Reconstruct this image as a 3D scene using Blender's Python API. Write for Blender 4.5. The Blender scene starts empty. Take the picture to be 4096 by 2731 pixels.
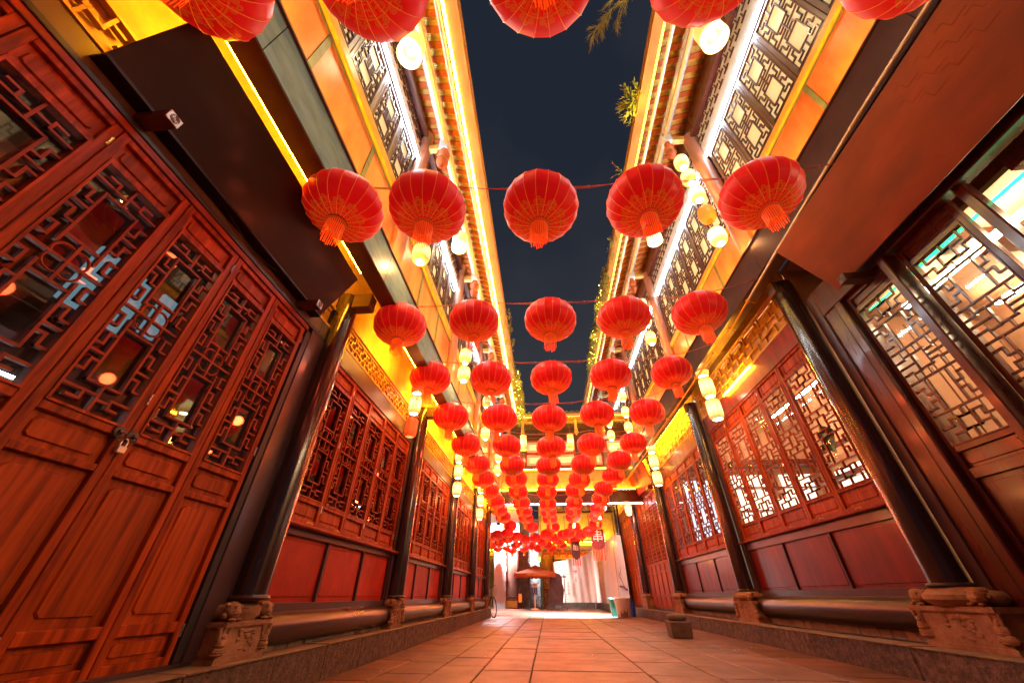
import bpy, bmesh, math, random
from math import sin, cos, pi, radians
from mathutils import Vector, Matrix
random.seed(7)
S = bpy.context.scene
COL = S.collection

# ------------------------------------------------------------------ camera, sky, exposure
cam_d = bpy.data.cameras.new('camera'); cam = bpy.data.objects.new('camera', cam_d); COL.objects.link(cam)
Yc = Vector((145, 1016, 1453)).normalized(); Uc = Vector((10, -2077, 1453)); Uc = (Uc - Yc * Uc.dot(Yc)).normalized()
Xc = Yc.cross(-Uc)
if Xc.x < 0: Xc = -Xc
R = Matrix(((Xc.x, -Xc.y, -Xc.z), (Yc.x, -Yc.y, -Yc.z), (Uc.x, -Uc.y, -Uc.z)))   # camera axes in street axes
cam.matrix_world = Matrix.Translation((0, 0, 0.7)) @ R.to_4x4()
cam_d.sensor_width = 36; cam_d.lens = 36 * 1453 / 4096; cam_d.clip_start = 0.02; cam_d.clip_end = 400
S.camera = cam

w = bpy.data.worlds.new('World'); S.world = w; w.use_nodes = True
nt = w.node_tree; nt.nodes.clear()
out = nt.nodes.new('ShaderNodeOutputWorld'); bg = nt.nodes.new('ShaderNodeBackground'); bg2 = nt.nodes.new('ShaderNodeBackground'); add = nt.nodes.new('ShaderNodeAddShader')
sky = nt.nodes.new('ShaderNodeTexSky'); sky.sky_type = 'NISHITA'; sky.sun_disc = False; sky.sun_elevation = radians(-6); sky.sun_rotation = radians(200)
nt.links.new(sky.outputs[0], bg.inputs[0]); bg.inputs[1].default_value = 0.05
tc = nt.nodes.new('ShaderNodeTexCoord'); no = nt.nodes.new('ShaderNodeTexNoise'); no.inputs['Scale'].default_value = 1.6; no.inputs['Detail'].default_value = 5
cr = nt.nodes.new('ShaderNodeValToRGB'); cr.color_ramp.elements[0].position = .40; cr.color_ramp.elements[1].position = .68
cr.color_ramp.elements[0].color = (.015, .020, .032, 1); cr.color_ramp.elements[1].color = (.036, .038, .047, 1)
nt.links.new(tc.outputs['Generated'], no.inputs['Vector']); nt.links.new(no.outputs[0], cr.inputs[0]); nt.links.new(cr.outputs[0], bg2.inputs[0])
nt.links.new(bg.outputs[0], add.inputs[0]); nt.links.new(bg2.outputs[0], add.inputs[1]); nt.links.new(add.outputs[0], out.inputs[0])
S.view_settings.view_transform = 'Standard'; S.view_settings.look = 'None'; S.view_settings.gamma = 1; S.view_settings.exposure = 0
S.view_settings.use_curve_mapping = False
cy = S.cycles; cy.use_denoising = True; cy.max_bounces = 6; cy.diffuse_bounces = 3; cy.glossy_bounces = 3; cy.transmission_bounces = 3; cy.transparent_max_bounces = 10
cy.sample_clamp_indirect = 4; cy.caustics_reflective = False; cy.caustics_refractive = False; cy.use_light_tree = True

# ------------------------------------------------------------------ materials
def mat(name, col, rough=.5, metal=0., noise=None, bump=0., emis=None, es=0., spec=.5, coat=0., stretch=(1, 1, 1), scale=6., col2=None, bscale=None, lo=.35, hi=.7, var=0.):
    m = bpy.data.materials.new(name); m.use_nodes = True; n = m.node_tree; b = n.nodes['Principled BSDF']
    b.inputs['Base Color'].default_value = (*col, 1); b.inputs['Roughness'].default_value = rough; b.inputs['Metallic'].default_value = metal
    b.inputs['Specular IOR Level'].default_value = spec; b.inputs['Coat Weight'].default_value = coat; b.inputs['Coat Roughness'].default_value = .12
    if emis: b.inputs['Emission Color'].default_value = (*emis, 1); b.inputs['Emission Strength'].default_value = es
    if noise or bump or col2:
        t = n.nodes.new('ShaderNodeTexCoord'); mp = n.nodes.new('ShaderNodeMapping'); mp.inputs['Scale'].default_value = stretch
        n.links.new(t.outputs['Object'], mp.inputs[0])
        nz = n.nodes.new('ShaderNodeTexNoise'); nz.inputs['Scale'].default_value = scale; nz.inputs['Detail'].default_value = 6; nz.inputs['Roughness'].default_value = .62
        n.links.new(mp.outputs[0], nz.inputs['Vector'])
        if col2 is None and noise: col2 = tuple(c * (1 - noise) for c in col)
        if col2:
            r = n.nodes.new('ShaderNodeValToRGB'); r.color_ramp.elements[0].position = lo; r.color_ramp.elements[1].position = hi
            r.color_ramp.elements[0].color = (*col2, 1); r.color_ramp.elements[1].color = (*col, 1)
            n.links.new(nz.outputs[0], r.inputs[0]); n.links.new(r.outputs[0], b.inputs['Base Color'])
            mr = n.nodes.new('ShaderNodeMapRange'); mr.inputs[3].default_value = min(1, rough * 1.35); mr.inputs[4].default_value = rough * .75
            n.links.new(nz.outputs[0], mr.inputs[0]); n.links.new(mr.outputs[0], b.inputs['Roughness'])
        if bump:
            nb = n.nodes.new('ShaderNodeTexNoise'); nb.inputs['Scale'].default_value = bscale or scale * 4; nb.inputs['Detail'].default_value = 5
            n.links.new(mp.outputs[0], nb.inputs['Vector'])
            bp = n.nodes.new('ShaderNodeBump'); bp.inputs['Strength'].default_value = bump; bp.inputs['Distance'].default_value = .02
            n.links.new(nb.outputs[0], bp.inputs['Height']); n.links.new(bp.outputs[0], b.inputs['Normal'])
    if var:
        oi = n.nodes.new('ShaderNodeObjectInfo'); hv = n.nodes.new('ShaderNodeHueSaturation'); mv = n.nodes.new('ShaderNodeMapRange'); mv.inputs[3].default_value = 1 - var; mv.inputs[4].default_value = 1 + var
        n.links.new(oi.outputs['Random'], mv.inputs[0]); n.links.new(mv.outputs[0], hv.inputs['Value'])
        lk = b.inputs['Base Color'].links
        if lk: n.links.new(lk[0].from_socket, hv.inputs['Color'])
        else: hv.inputs['Color'].default_value = (*col, 1)
        n.links.new(hv.outputs[0], b.inputs['Base Color'])
    return m
def emit(name, col, s):
    m = bpy.data.materials.new(name); m.use_nodes = True; n = m.node_tree; n.nodes.clear()
    o = n.nodes.new('ShaderNodeOutputMaterial'); e = n.nodes.new('ShaderNodeEmission'); e.inputs[0].default_value = (*col, 1); e.inputs[1].default_value = s
    n.links.new(e.outputs[0], o.inputs[0]); return m
def glow(name, c0, s0, c1, s1, hh):
    m = bpy.data.materials.new(name); m.use_nodes = True; n = m.node_tree; b = n.nodes['Principled BSDF']
    t = n.nodes.new('ShaderNodeTexCoord'); sp = n.nodes.new('ShaderNodeSeparateXYZ'); n.links.new(t.outputs['Object'], sp.inputs[0])
    ab = n.nodes.new('ShaderNodeMath'); ab.operation = 'ABSOLUTE'; n.links.new(sp.outputs[2], ab.inputs[0])
    mr = n.nodes.new('ShaderNodeMapRange'); mr.interpolation_type = 'SMOOTHSTEP'; mr.inputs[1].default_value = hh * .15; mr.inputs[2].default_value = hh; n.links.new(ab.outputs[0], mr.inputs[0])
    mx = n.nodes.new('ShaderNodeMix'); mx.data_type = 'RGBA'; mx.inputs[6].default_value = (*c0, 1); mx.inputs[7].default_value = (*c1, 1); n.links.new(mr.outputs[0], mx.inputs[0]); n.links.new(mx.outputs[2], b.inputs['Emission Color'])
    m2 = n.nodes.new('ShaderNodeMapRange'); m2.inputs[3].default_value = s0; m2.inputs[4].default_value = s1; n.links.new(mr.outputs[0], m2.inputs[0]); n.links.new(m2.outputs[0], b.inputs['Emission Strength'])
    b.inputs['Base Color'].default_value = (.8, .7, .45, 1); b.inputs['Roughness'].default_value = .7; return m
def glassy(name, tint=(1, 1, 1), refl=.14):
    m = bpy.data.materials.new(name); m.use_nodes = True; n = m.node_tree; n.nodes.clear()
    o = n.nodes.new('ShaderNodeOutputMaterial'); t = n.nodes.new('ShaderNodeBsdfTransparent'); g = n.nodes.new('ShaderNodeBsdfGlossy'); mx = n.nodes.new('ShaderNodeMixShader')
    lw = n.nodes.new('ShaderNodeLayerWeight'); lw.inputs[0].default_value = .5; pw = n.nodes.new('ShaderNodeMath'); pw.operation = 'POWER'; pw.inputs[1].default_value = 4
    ad = n.nodes.new('ShaderNodeMath'); ad.operation = 'MULTIPLY_ADD'; ad.inputs[1].default_value = .6; ad.inputs[2].default_value = refl; ad.use_clamp = True
    n.links.new(lw.outputs['Facing'], pw.inputs[0])
    t.inputs[0].default_value = (*tint, 1); g.inputs['Roughness'].default_value = .03
    nz = n.nodes.new('ShaderNodeTexNoise'); nz.inputs['Scale'].default_value = 2.5; bp = n.nodes.new('ShaderNodeBump'); bp.inputs['Strength'].default_value = .04
    n.links.new(nz.outputs[0], bp.inputs['Height']); n.links.new(bp.outputs[0], g.inputs['Normal'])
    n.links.new(pw.outputs[0], ad.inputs[0]); n.links.new(ad.outputs[0], mx.inputs[0]); n.links.new(t.outputs[0], mx.inputs[1]); n.links.new(g.outputs[0], mx.inputs[2]); n.links.new(mx.outputs[0], o.inputs[0])
    return m
GRAIN = (6, 6, .55)
M = dict(
 wood=mat('oiled_wood', (.46, .070, .008), .40, col2=(.10, .010, .002), scale=3.2, stretch=GRAIN, bump=.12, coat=.0, spec=.16, var=.12, lo=.32, hi=.66),
 wood2=mat('oiled_wood_panel', (.48, .080, .009), .42, col2=(.11, .012, .002), scale=2.6, stretch=(7, 7, .45), bump=.15, coat=.0, spec=.16, var=.22, lo=.3, hi=.66),
 lat=mat('lattice_wood', (.38, .052, .008), .40, col2=(.16, .018, .003), scale=5, spec=.2),
 dwood=mat('dark_red_wood', (.085, .012, .007), .28, col2=(.035, .006, .004), scale=3, stretch=GRAIN, coat=.4, bump=.08),
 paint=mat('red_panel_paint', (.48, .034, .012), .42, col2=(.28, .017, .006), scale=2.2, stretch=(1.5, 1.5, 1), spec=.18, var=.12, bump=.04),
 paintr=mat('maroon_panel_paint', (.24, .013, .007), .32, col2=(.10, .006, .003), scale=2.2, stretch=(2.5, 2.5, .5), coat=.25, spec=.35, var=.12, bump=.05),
 dark=mat('dark_frame_paint', (.075, .040, .040), .30, col2=(.045, .022, .024), scale=3, coat=.3, bump=.05),
 col=mat('black_lacquer', (.035, .020, .019), .20, col2=(.020, .012, .012), scale=4, stretch=(2, 2, .4), coat=.6),
 log=mat('log_lacquer', (.040, .015, .014), .28, col2=(.022, .009, .009), scale=2, stretch=(1, .3, 1), coat=.12, spec=.35),
 stone=mat('carved_sandstone', (.40, .21, .10), .85, col2=(.20, .095, .045), scale=5, bump=.5, bscale=30),
 brick=mat('brick_course', (.30, .22, .15), .85, noise=.4, scale=8, bump=.4, var=.3),
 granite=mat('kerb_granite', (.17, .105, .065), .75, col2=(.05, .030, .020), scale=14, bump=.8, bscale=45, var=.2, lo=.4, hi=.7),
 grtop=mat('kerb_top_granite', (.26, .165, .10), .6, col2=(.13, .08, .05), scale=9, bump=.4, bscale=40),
 joint=mat('joint_dirt', (.035, .026, .022), .95, noise=.5, scale=20),
 teal=mat('teal_weathered_fascia', (.24, .50, .52), .34, col2=(.13, .28, .29), scale=4, stretch=(1, .7, 2.5), bump=.08, metal=.2),
 soff=mat('soffit_board', (.12, .075, .045), .4, noise=.4, scale=3),
 ochre=mat('frieze_board', (.55, .36, .12), .45, col2=(.38, .22, .07), scale=3, bump=.05),
 sheet=mat('painted_metal_sheet', (.64, .27, .12), .30, col2=(.40, .11, .035), scale=2.4, stretch=(1, 1, .35), var=.15, bump=.06, bscale=5, metal=.08),
 sheetj=mat('sheet_joint', (.13, .20, .15), .45, noise=.3, scale=8, metal=.2),
 gild=mat('gilded_wood', (.62, .38, .08), .4, noise=.3, scale=7),
 uwood=mat('upper_window_wood', (.085, .030, .018), .45, noise=.4, scale=4, coat=.2),
 paper=mat('window_paper', (.62, .56, .38), .6, noise=.2, scale=3, emis=(1, .80, .42), es=.42),
 white=mat('pale_board', (.62, .66, .68), .4, noise=.12, scale=4),
 rafter=mat('rafter_wood', (.46, .12, .03), .5, noise=.45, scale=6),
 tile=mat('roof_tile', (.15, .15, .14), .7, noise=.4, scale=9, bump=.2),
 tilelow=mat('tile_underside', (.62, .46, .14), .6, noise=.3, scale=7),  # tile seen from below, yellow of the eave light put into its colour
 eave=mat('eave_board', (.48, .27, .09), .5, col2=(.34, .17, .05), scale=5, stretch=(1, .4, 1)),
 pipe=mat('pale_conduit', (.62, .60, .58), .25, metal=.3, noise=.1),
 metal=mat('steel', (.55, .53, .50), .3, metal=1., noise=.1),
 bronze=mat('dark_bronze', (.09, .07, .06), .4, metal=.8, noise=.3),
 iron=mat('black_iron', (.02, .02, .02), .45, noise=.3),
 sign=mat('black_sign_board', (.018, .009, .010), .5, col2=(.006, .004, .005), scale=2.4, stretch=(1, .5, 1.5), coat=.05, bump=.03, spec=.3),
 redsign=mat('maroon_sign_board', (.22, .030, .015), .48, col2=(.11, .014, .008), scale=1.4, stretch=(1, .5, 1.6), coat=.1),
 redcol=mat('peeling_red_column', (.42, .13, .08), .4, col2=(.20, .14, .10), scale=3, stretch=(2, 2, .7), bump=.3),
 paving=mat('paving_stone', (.22, .082, .052), .40, col2=(.075, .027, .017), var=.28, scale=2.0, bump=.3, bscale=40, lo=.3, hi=.7),
 red=None,
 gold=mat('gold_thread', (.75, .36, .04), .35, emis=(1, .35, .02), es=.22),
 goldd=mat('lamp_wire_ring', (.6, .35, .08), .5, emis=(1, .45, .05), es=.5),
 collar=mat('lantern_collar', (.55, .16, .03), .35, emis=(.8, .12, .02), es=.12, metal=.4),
 tassel=mat('orange_tassel', (.95, .22, .03), .6, emis=(1, .13, .008), es=.26),  # faint glow put into thread, collar and tassel, which are no lamps
 wire=mat('red_wire', (.50, .14, .08), .5),
 cloth=mat('pale_cloth', (.78, .56, .46), .8, noise=.08, scale=4),
 purple=mat('plum_print', (.14, .05, .12), .8),
 plaster=mat('white_wall', (.78, .76, .72), .8, noise=.1, scale=5, bump=.1),
 cream=mat('interior_wall', (.40, .22, .13), .7, noise=.1, scale=3),
 darkint=mat('dark_interior', (.05, .022, .016), .6, noise=.4, scale=3),
 floor_in=mat('interior_floor', (.12, .06, .04), .4),
 leaf=mat('leaf', (.30, .33, .03), .6, noise=.5, scale=9),
 leaf2=mat('dark_leaf', (.06, .09, .015), .6, noise=.4, scale=9),
 twig=mat('twig', (.20, .16, .03), .7),
 flower=mat('pink_flower', (.5, .06, .2), .6),
 plastic=mat('bin_plastic', (.62, .56, .42), .35, col2=(.55, .48, .36), scale=4),
 soil=mat('bin_grime', (.20, .13, .06), .8, noise=.5, scale=30),
 green=mat('teal_plastic', (.03, .28, .20), .4), blue=mat('blue_plastic', (.02, .06, .35), .4),
 stool=mat('stool_stone', (.15, .105, .075), .6, col2=(.09, .06, .04), scale=9, bump=.3, bscale=40),
 rubber=mat('rubber', (.02, .02, .02), .7), umb=mat('umbrella_fabric', (.42, .085, .02), .7, noise=.15, scale=4),
 slate=mat('slate_piece', (.22, .22, .20), .7, col2=(.10, .12, .11), scale=3, bump=.3),
 door=mat('brown_gate_board', (.16, .07, .05), .35, col2=(.10, .04, .03), scale=2, stretch=(5, 5, .4), coat=.3),
 brass=mat('brass', (.6, .35, .08), .35, metal=.8, noise=.2),
 rock=mat('dark_red_rock', (.10, .025, .020), .5, noise=.4, scale=4, bump=.3),
 board=mat('sign_white', (.75, .70, .62), .5), navy=mat('sign_navy', (.03, .04, .18), .5), ink=mat('ink', (.03, .02, .02), .6), redink=mat('red_ink', (.55, .03, .02), .6),
 yellowp=mat('poster_yellow', (.75, .42, .03), .5), poster=mat('poster_pink', (.55, .28, .20), .5), bowl=mat('poster_bowl', (.40, .16, .06), .5),
 banner=mat('maroon_banner', (.20, .025, .03), .8, noise=.3, scale=6), bannerb=mat('dark_banner', (.07, .02, .015), .8), bannert=mat('banner_trim', (.55, .07, .03), .7),
 litter=mat('litter', (.75, .70, .6), .8),
 glass=glassy('window_glass', (.95, .95, .94), .04), glassd=glassy('old_window_glass', (.75, .72, .70), .12),
 led=emit('yellow_led', (1, .40, .015), 180), led2=emit('yellow_line_led', (1, .50, .05), 9), ledw=emit('white_led', (.80, .91, 1), 100), ledo=emit('orange_led', (1, .36, .015), 380),
 eled=emit('eave_led', (1, .56, .07), 60), lamp=glow('lamp_glow', (1, .80, .32), 1.9, (1, .50, .05), .62, .20), lampw=glow('lamp_white', (1, .88, .60), 3.0, (1, .60, .10), .8, .22), shopw=emit('room_glow', (1, .80, .56), 3.0), bulb=emit('bulb', (1, .85, .6), 30),
 cool=emit('cool_tube', (.75, .90, 1), 60), warm=emit('warm_tube', (1, .72, .42), 70), greenl=emit('green_tube', (.03, 1, .35), 3),
 dimcool=emit('dim_cool_glare', (.40, .78, .95), .65),
 coolp=emit('cool_panel', (.72, .86, 1), 1.8),
 flood=emit('flood_face', (.85, .93, 1), 60), lred=mat('red_glow_paint', (.75, .16, .06), .5, emis=(1, .12, .02), es=.5),  # red shades and sign stand have a glow put into their paint
 lorange=mat('orange_glow_paint', (.9, .25, .05), .5, emis=(1, .16, .02), es=.9),  # orange with its own glow, on a lamp shade and a plain board
)
# red lantern cloth with its gold print (rings, key pattern, cloud border) laid out round the lantern axis
def lantern_mat():
    m = bpy.data.materials.new('lantern_cloth'); m.use_nodes = True; n = m.node_tree; b = n.nodes['Principled BSDF']; L = n.links.new
    t = n.nodes.new('ShaderNodeTexCoord'); sp = n.nodes.new('ShaderNodeSeparateXYZ'); L(t.outputs['Object'], sp.inputs[0])
    def ma(op, a, b_=None, c=None):
        q = n.nodes.new('ShaderNodeMath'); q.operation = op
        for i, v in enumerate((a, b_, c)):
            if v is None: continue
            if isinstance(v, (int, float)): q.inputs[i].default_value = v
            else: L(v, q.inputs[i])
        return q.outputs[0]
    x, y, z = sp.outputs
    rho = ma('DIVIDE', ma('SQRT', ma('ADD', ma('MULTIPLY', x, x), ma('MULTIPLY', y, y))), .325)
    th = ma('ARCTAN2', y, x)
    def band(v, a, c): return ma('MULTIPLY', ma('GREATER_THAN', v, a), ma('LESS_THAN', v, c))
    def rep(k):  # angular repeat, -0.5..0.5
        return ma('SUBTRACT', ma('FRACT', ma('ADD', ma('MULTIPLY', th, k / (2 * pi)), 100.0)), .5)
    ring = ma('MAXIMUM', band(rho, .60, .635), band(rho, .32, .345))
    a8 = rep(14); aa = ma('ABSOLUTE', a8)
    key = ma('MAXIMUM', ma('MULTIPLY', band(rho, .37, .58), band(aa, .40, .47)), ma('MULTIPLY', band(rho, .37, .395), band(a8, -.1, .47)))
    key = ma('MAXIMUM', key, ma('MULTIPLY', band(rho, .55, .58), band(a8, -.47, .1)))
    key = ma('MAXIMUM', key, ma('MULTIPLY', band(rho, .43, .58), band(a8, .02, .09))); key = ma('MAXIMUM', key, ma('MULTIPLY', band(rho, .37, .52), band(a8, -.28, -.2)))
    key = ma('MAXIMUM', key, ma('MULTIPLY', band(rho, .46, .49), band(a8, -.28, .3)))
    a12 = rep(11)
    def blob(r0, a0, s):
        dr = ma('SUBTRACT', rho, r0); da = ma('MULTIPLY', ma('SUBTRACT', ma('ABSOLUTE', a12), a0), .40)
        return ma('DIVIDE', ma('SQRT', ma('ADD', ma('MULTIPLY', dr, dr), ma('MULTIPLY', da, da))), s)
    b1 = blob(.70, .22, .062); b2 = blob(.77, .0, .045)
    c1 = ma('MULTIPLY', ma('LESS_THAN', b1, 1.), ma('SUBTRACT', 1., band(b1, .42, .62))); c2 = ma('MULTIPLY', ma('LESS_THAN', b2, 1.), ma('SUBTRACT', 1., ma('LESS_THAN', b2, .45)))
    pat = ma('MAXIMUM', ma('MAXIMUM', ring, key), ma('MAXIMUM', c1, c2))
    pat = ma('MULTIPLY', pat, ma('LESS_THAN', z, -.05))
    inner = ma('MULTIPLY', ma('LESS_THAN', rho, .64), ma('LESS_THAN', z, 0.))
    nz = n.nodes.new('ShaderNodeTexNoise'); nz.inputs['Scale'].default_value = 3.; nz.inputs['Detail'].default_value = 3; L(t.outputs['Object'], nz.inputs['Vector'])
    cm = n.nodes.new('ShaderNodeMix'); cm.data_type = 'RGBA'; L(pat, cm.inputs[0]); cm.inputs[6].default_value = (.62, .010, .012, 1); cm.inputs[7].default_value = (.55, .20, .03, 1)
    L(cm.outputs[2], b.inputs['Base Color'])
    ce = n.nodes.new('ShaderNodeMix'); ce.data_type = 'RGBA'; L(pat, ce.inputs[0]); ce.inputs[6].default_value = (1, .008, .010, 1); ce.inputs[7].default_value = (.75, .12, .008, 1)
    L(ce.outputs[2], b.inputs['Emission Color'])
    es = ma('ADD', ma('MULTIPLY', nz.outputs[0], .35), .17); zf = n.nodes.new('ShaderNodeMapRange'); zf.inputs[1].default_value = -.27; zf.inputs[2].default_value = .12; zf.inputs[3].default_value = .30; L(z, zf.inputs[0]); L(ma('MULTIPLY', es, zf.outputs[0]), b.inputs['Emission Strength'])  # glow dimmed towards the bottom, underside shade put into the emission
    nb = n.nodes.new('ShaderNodeTexNoise'); nb.inputs['Scale'].default_value = 9; bp = n.nodes.new('ShaderNodeBump'); bp.inputs['Strength'].default_value = .25; bp.inputs['Distance'].default_value = .02
    mp = n.nodes.new('ShaderNodeMapping'); mp.inputs['Scale'].default_value = (1, 1, .25); L(t.outputs['Object'], mp.inputs[0]); L(mp.outputs[0], nb.inputs['Vector'])
    L(nb.outputs[0], bp.inputs['Height']); L(bp.outputs[0], b.inputs['Normal'])
    b.inputs['Roughness'].default_value = .42; b.inputs['Specular IOR Level'].default_value = .3
    return m
M['red'] = lantern_mat()

# ------------------------------------------------------------------ mesh helpers
class MB:
    def __init__(s): s.v = []; s.f = []; s.m = []; s.mats = []; s.sharp = []
    def mi(s, k):
        if k not in s.mats: s.mats.append(k)
        return s.mats.index(k)
    def add(s, vs, fs, k):
        b = len(s.v); s.v += [tuple(p) for p in vs]; i = s.mi(k)
        for f in fs: s.f.append([b + q for q in f]); s.m.append(i)
    def box(s, x0, x1, y0, y1, z0, z1, k):
        if x0 > x1: x0, x1 = x1, x0
        if y0 > y1: y0, y1 = y1, y0
        s.add([(x0, y0, z0), (x1, y0, z0), (x1, y1, z0), (x0, y1, z0), (x0, y0, z1), (x1, y0, z1), (x1, y1, z1), (x0, y1, z1)],
              [(0, 3, 2, 1), (4, 5, 6, 7), (0, 1, 5, 4), (1, 2, 6, 5), (2, 3, 7, 6), (3, 0, 4, 7)], k); return s
    def taper(s, c, w0, d0, w1, d1, z0, z1, k):
        x, y = c
        s.add([(x - w0, y - d0, z0), (x + w0, y - d0, z0), (x + w0, y + d0, z0), (x - w0, y + d0, z0), (x - w1, y - d1, z1), (x + w1, y - d1, z1), (x + w1, y + d1, z1), (x - w1, y + d1, z1)],
              [(0, 3, 2, 1), (4, 5, 6, 7), (0, 1, 5, 4), (1, 2, 6, 5), (2, 3, 7, 6), (3, 0, 4, 7)], k); return s
    def tube(s, p0, p1, r0, r1=None, n=10, k='iron', cap=True):
        p0 = Vector(p0); p1 = Vector(p1); r1 = r0 if r1 is None else r1; d = (p1 - p0)
        if d.length < 1e-6: return s
        d.normalize(); a = d.orthogonal().normalized(); b = d.cross(a)
        vs = [p0 + (a * cos(2 * pi * i / n) + b * sin(2 * pi * i / n)) * r0 for i in range(n)] + [p1 + (a * cos(2 * pi * i / n) + b * sin(2 * pi * i / n)) * r1 for i in range(n)]
        fs = [(i, (i + 1) % n, n + (i + 1) % n, n + i) for i in range(n)]
        if cap: fs += [tuple(range(n))[::-1], tuple(range(n, 2 * n))]
        s.add(vs, fs, k); return s
    def path(s, pts, r, n=6, k='iron'):
        for a, b in zip(pts, pts[1:]): s.tube(a, b, r, r, n, k)
        return s
    def lathe(s, prof, n, k, c=(0, 0, 0), close=False):
        vs = [(c[0] + r * cos(2 * pi * i / n), c[1] + r * sin(2 * pi * i / n), c[2] + z) for r, z in prof for i in range(n)]
        fs = [(j * n + i, j * n + (i + 1) % n, (j + 1) * n + (i + 1) % n, (j + 1) * n + i) for j in range(len(prof) - 1) for i in range(n)]
        s.add(vs, fs, k); return s
    def ell(s, c, rx, ry, rz, k, n=10, m=6, wob=0):
        vs = [(c[0], c[1], c[2] - rz)]; 
        for j in range(1, m):
            a = -pi / 2 + pi * j / m
            for i in range(n):
                q = 1 + random.uniform(-wob, wob)
                vs.append((c[0] + rx * q * cos(a) * cos(2 * pi * i / n), c[1] + ry * q * cos(a) * sin(2 * pi * i / n), c[2] + rz * q * sin(a)))
        vs.append((c[0], c[1], c[2] + rz)); L = len(vs) - 1
        fs = [(0, 1 + (i + 1) % n, 1 + i) for i in range(n)]
        for j in range(m - 2):
            for i in range(n): fs.append((1 + j * n + i, 1 + j * n + (i + 1) % n, 1 + (j + 1) * n + (i + 1) % n, 1 + (j + 1) * n + i))
        fs += [(L, 1 + (m - 2) * n + i, 1 + (m - 2) * n + (i + 1) % n) for i in range(n)]
        s.add(vs, fs, k); return s
    def mesh(s, name, smooth=False, bevel=0, ang=35):
        me = bpy.data.meshes.new(name); me.from_pydata(s.v, [], s.f)
        for k in s.mats: me.materials.append(M[k])
        me.polygons.foreach_set('material_index', s.m)
        bm = bmesh.new(); bm.from_mesh(me)
        if bevel: bmesh.ops.bevel(bm, geom=list(bm.edges), offset=bevel, segments=1, affect='EDGES', clamp_overlap=True)
        bmesh.ops.recalc_face_normals(bm, faces=bm.faces)
        if smooth:
            for f in bm.faces: f.smooth = True
            for e in bm.edges:
                if len(e.link_faces) == 2 and e.calc_face_angle(0) > radians(ang): e.smooth = False
        bm.to_mesh(me); bm.free(); return me
WL = {}
def obj(name, me, parent=None, loc=(0, 0, 0), rz=0., world=True):
    """link a mesh; loc is in world axes when parent is a top-level Empty, else local"""
    o = bpy.data.objects.new(name, me); COL.objects.link(o)
    loc = Vector(loc)
    if parent is not None:
        o.parent = parent
        if world and parent.name in WL: loc = loc - WL[parent.name]
    o.location = loc; o.rotation_euler.z = rz; return o
def tag(o, label=None, cat=None, group=None, kind=None):
    if label: o['label'] = label
    if cat: o['category'] = cat
    if group: o['group'] = group
    if kind: o['kind'] = kind
    return o
def thing(name, label, cat, loc=(0, 0, 0), group=None, rz=0.):
    o = bpy.data.objects.new(name, None); COL.objects.link(o); o.location = loc; o.rotation_euler.z = rz; o.empty_display_size = .1
    if rz == 0: WL[o.name] = Vector(loc)
    return tag(o, label, cat, group)
def point(name, loc, col, p, r=.04, parent=None):
    l = bpy.data.lights.new(name, 'POINT'); l.color = col; l.energy = p; l.shadow_soft_size = r
    o = bpy.data.objects.new(name, l); COL.objects.link(o)
    if parent is not None: o.parent = parent; loc = Vector(loc) - (WL.get(parent.name, Vector()))
    o.location = loc; return o
def area(name, loc, aim, col, p, sx, sy, parent=None, spread=180):
    l = bpy.data.lights.new(name, 'AREA'); l.shape = 'RECTANGLE'; l.size = sx; l.size_y = sy; l.color = col; l.energy = p; l.spread = radians(spread)
    o = bpy.data.objects.new(name, l); COL.objects.link(o)
    o.rotation_euler = (Vector(aim) - Vector(loc)).to_track_quat('-Z', 'Y').to_euler()
    if parent is not None: o.parent = parent; loc = Vector(loc) - (WL.get(parent.name, Vector()))
    o.location = loc; return o
def text(name, body, size, k, parent, matrix, depth=.0015, space=1.):
    c = bpy.data.curves.new(name, 'FONT'); c.body = body; c.size = size; c.align_x = 'CENTER'; c.align_y = 'CENTER'; c.extrude = depth; c.resolution_u = 2; c.space_line = space
    c.materials.append(M[k]); o = bpy.data.objects.new(name, c); COL.objects.link(o); bpy.context.view_layer.update()
    me = bpy.data.meshes.new_from_object(o); bpy.data.objects.remove(o); me.name = name; o = bpy.data.objects.new(name, me); COL.objects.link(o)
    if parent is not None: o.parent = parent; matrix = Matrix.Translation(-WL.get(parent.name, Vector())) @ matrix
    o.matrix_basis = matrix; return o
def frame(o, xa, ya):   # matrix with origin o, text x axis xa, text y axis ya
    xa = Vector(xa).normalized(); ya = Vector(ya); ya = (ya - xa * ya.dot(xa)).normalized(); za = xa.cross(ya)
    m = Matrix((xa, ya, za)).transposed().to_4x4(); m.translation = Vector(o); return m

# ------------------------------------------------------------------ ground
g = MB().box(-30, 30, -8, 60, -.25, -.02, 'joint'); ground = tag(obj('ground', g.mesh('ground')), 'stone paved alley floor', kind='structure')
WL[ground.name] = Vector()
cols = [-2.29, -1.83, -1.31, -.80, -.22, 1.05, 1.74, 2.30, 3.02, 3.86]
np_ = 0
for ci in range(len(cols) - 1):
    x0, x1 = cols[ci], cols[ci + 1]; y = -1.0 + random.random() * .6
    wide = x1 - x0
    while y < 23:
        ln = random.uniform(.5, .85) if wide > 1 else random.uniform(.65, 1.5)
        if y > 12: ln *= 1.8
        b = MB(); h = random.uniform(-.003, .003); gp = random.uniform(.007, .013)
        j = random.uniform(-.004, .004)
        b.box(x0 + gp + j, x1 - gp, y + gp, y + ln - gp, -.03, h, 'paving')
        if np_ < 290: obj('paving_stone', b.mesh('paving_stone', bevel=.004), ground); np_ += 1
        else:
            if 'far' not in globals(): far = MB()
            far.v += []; far.box(x0 + gp, x1 - gp, y + gp, y + ln - gp, -.03, h, 'paving')
        y += ln
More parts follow.
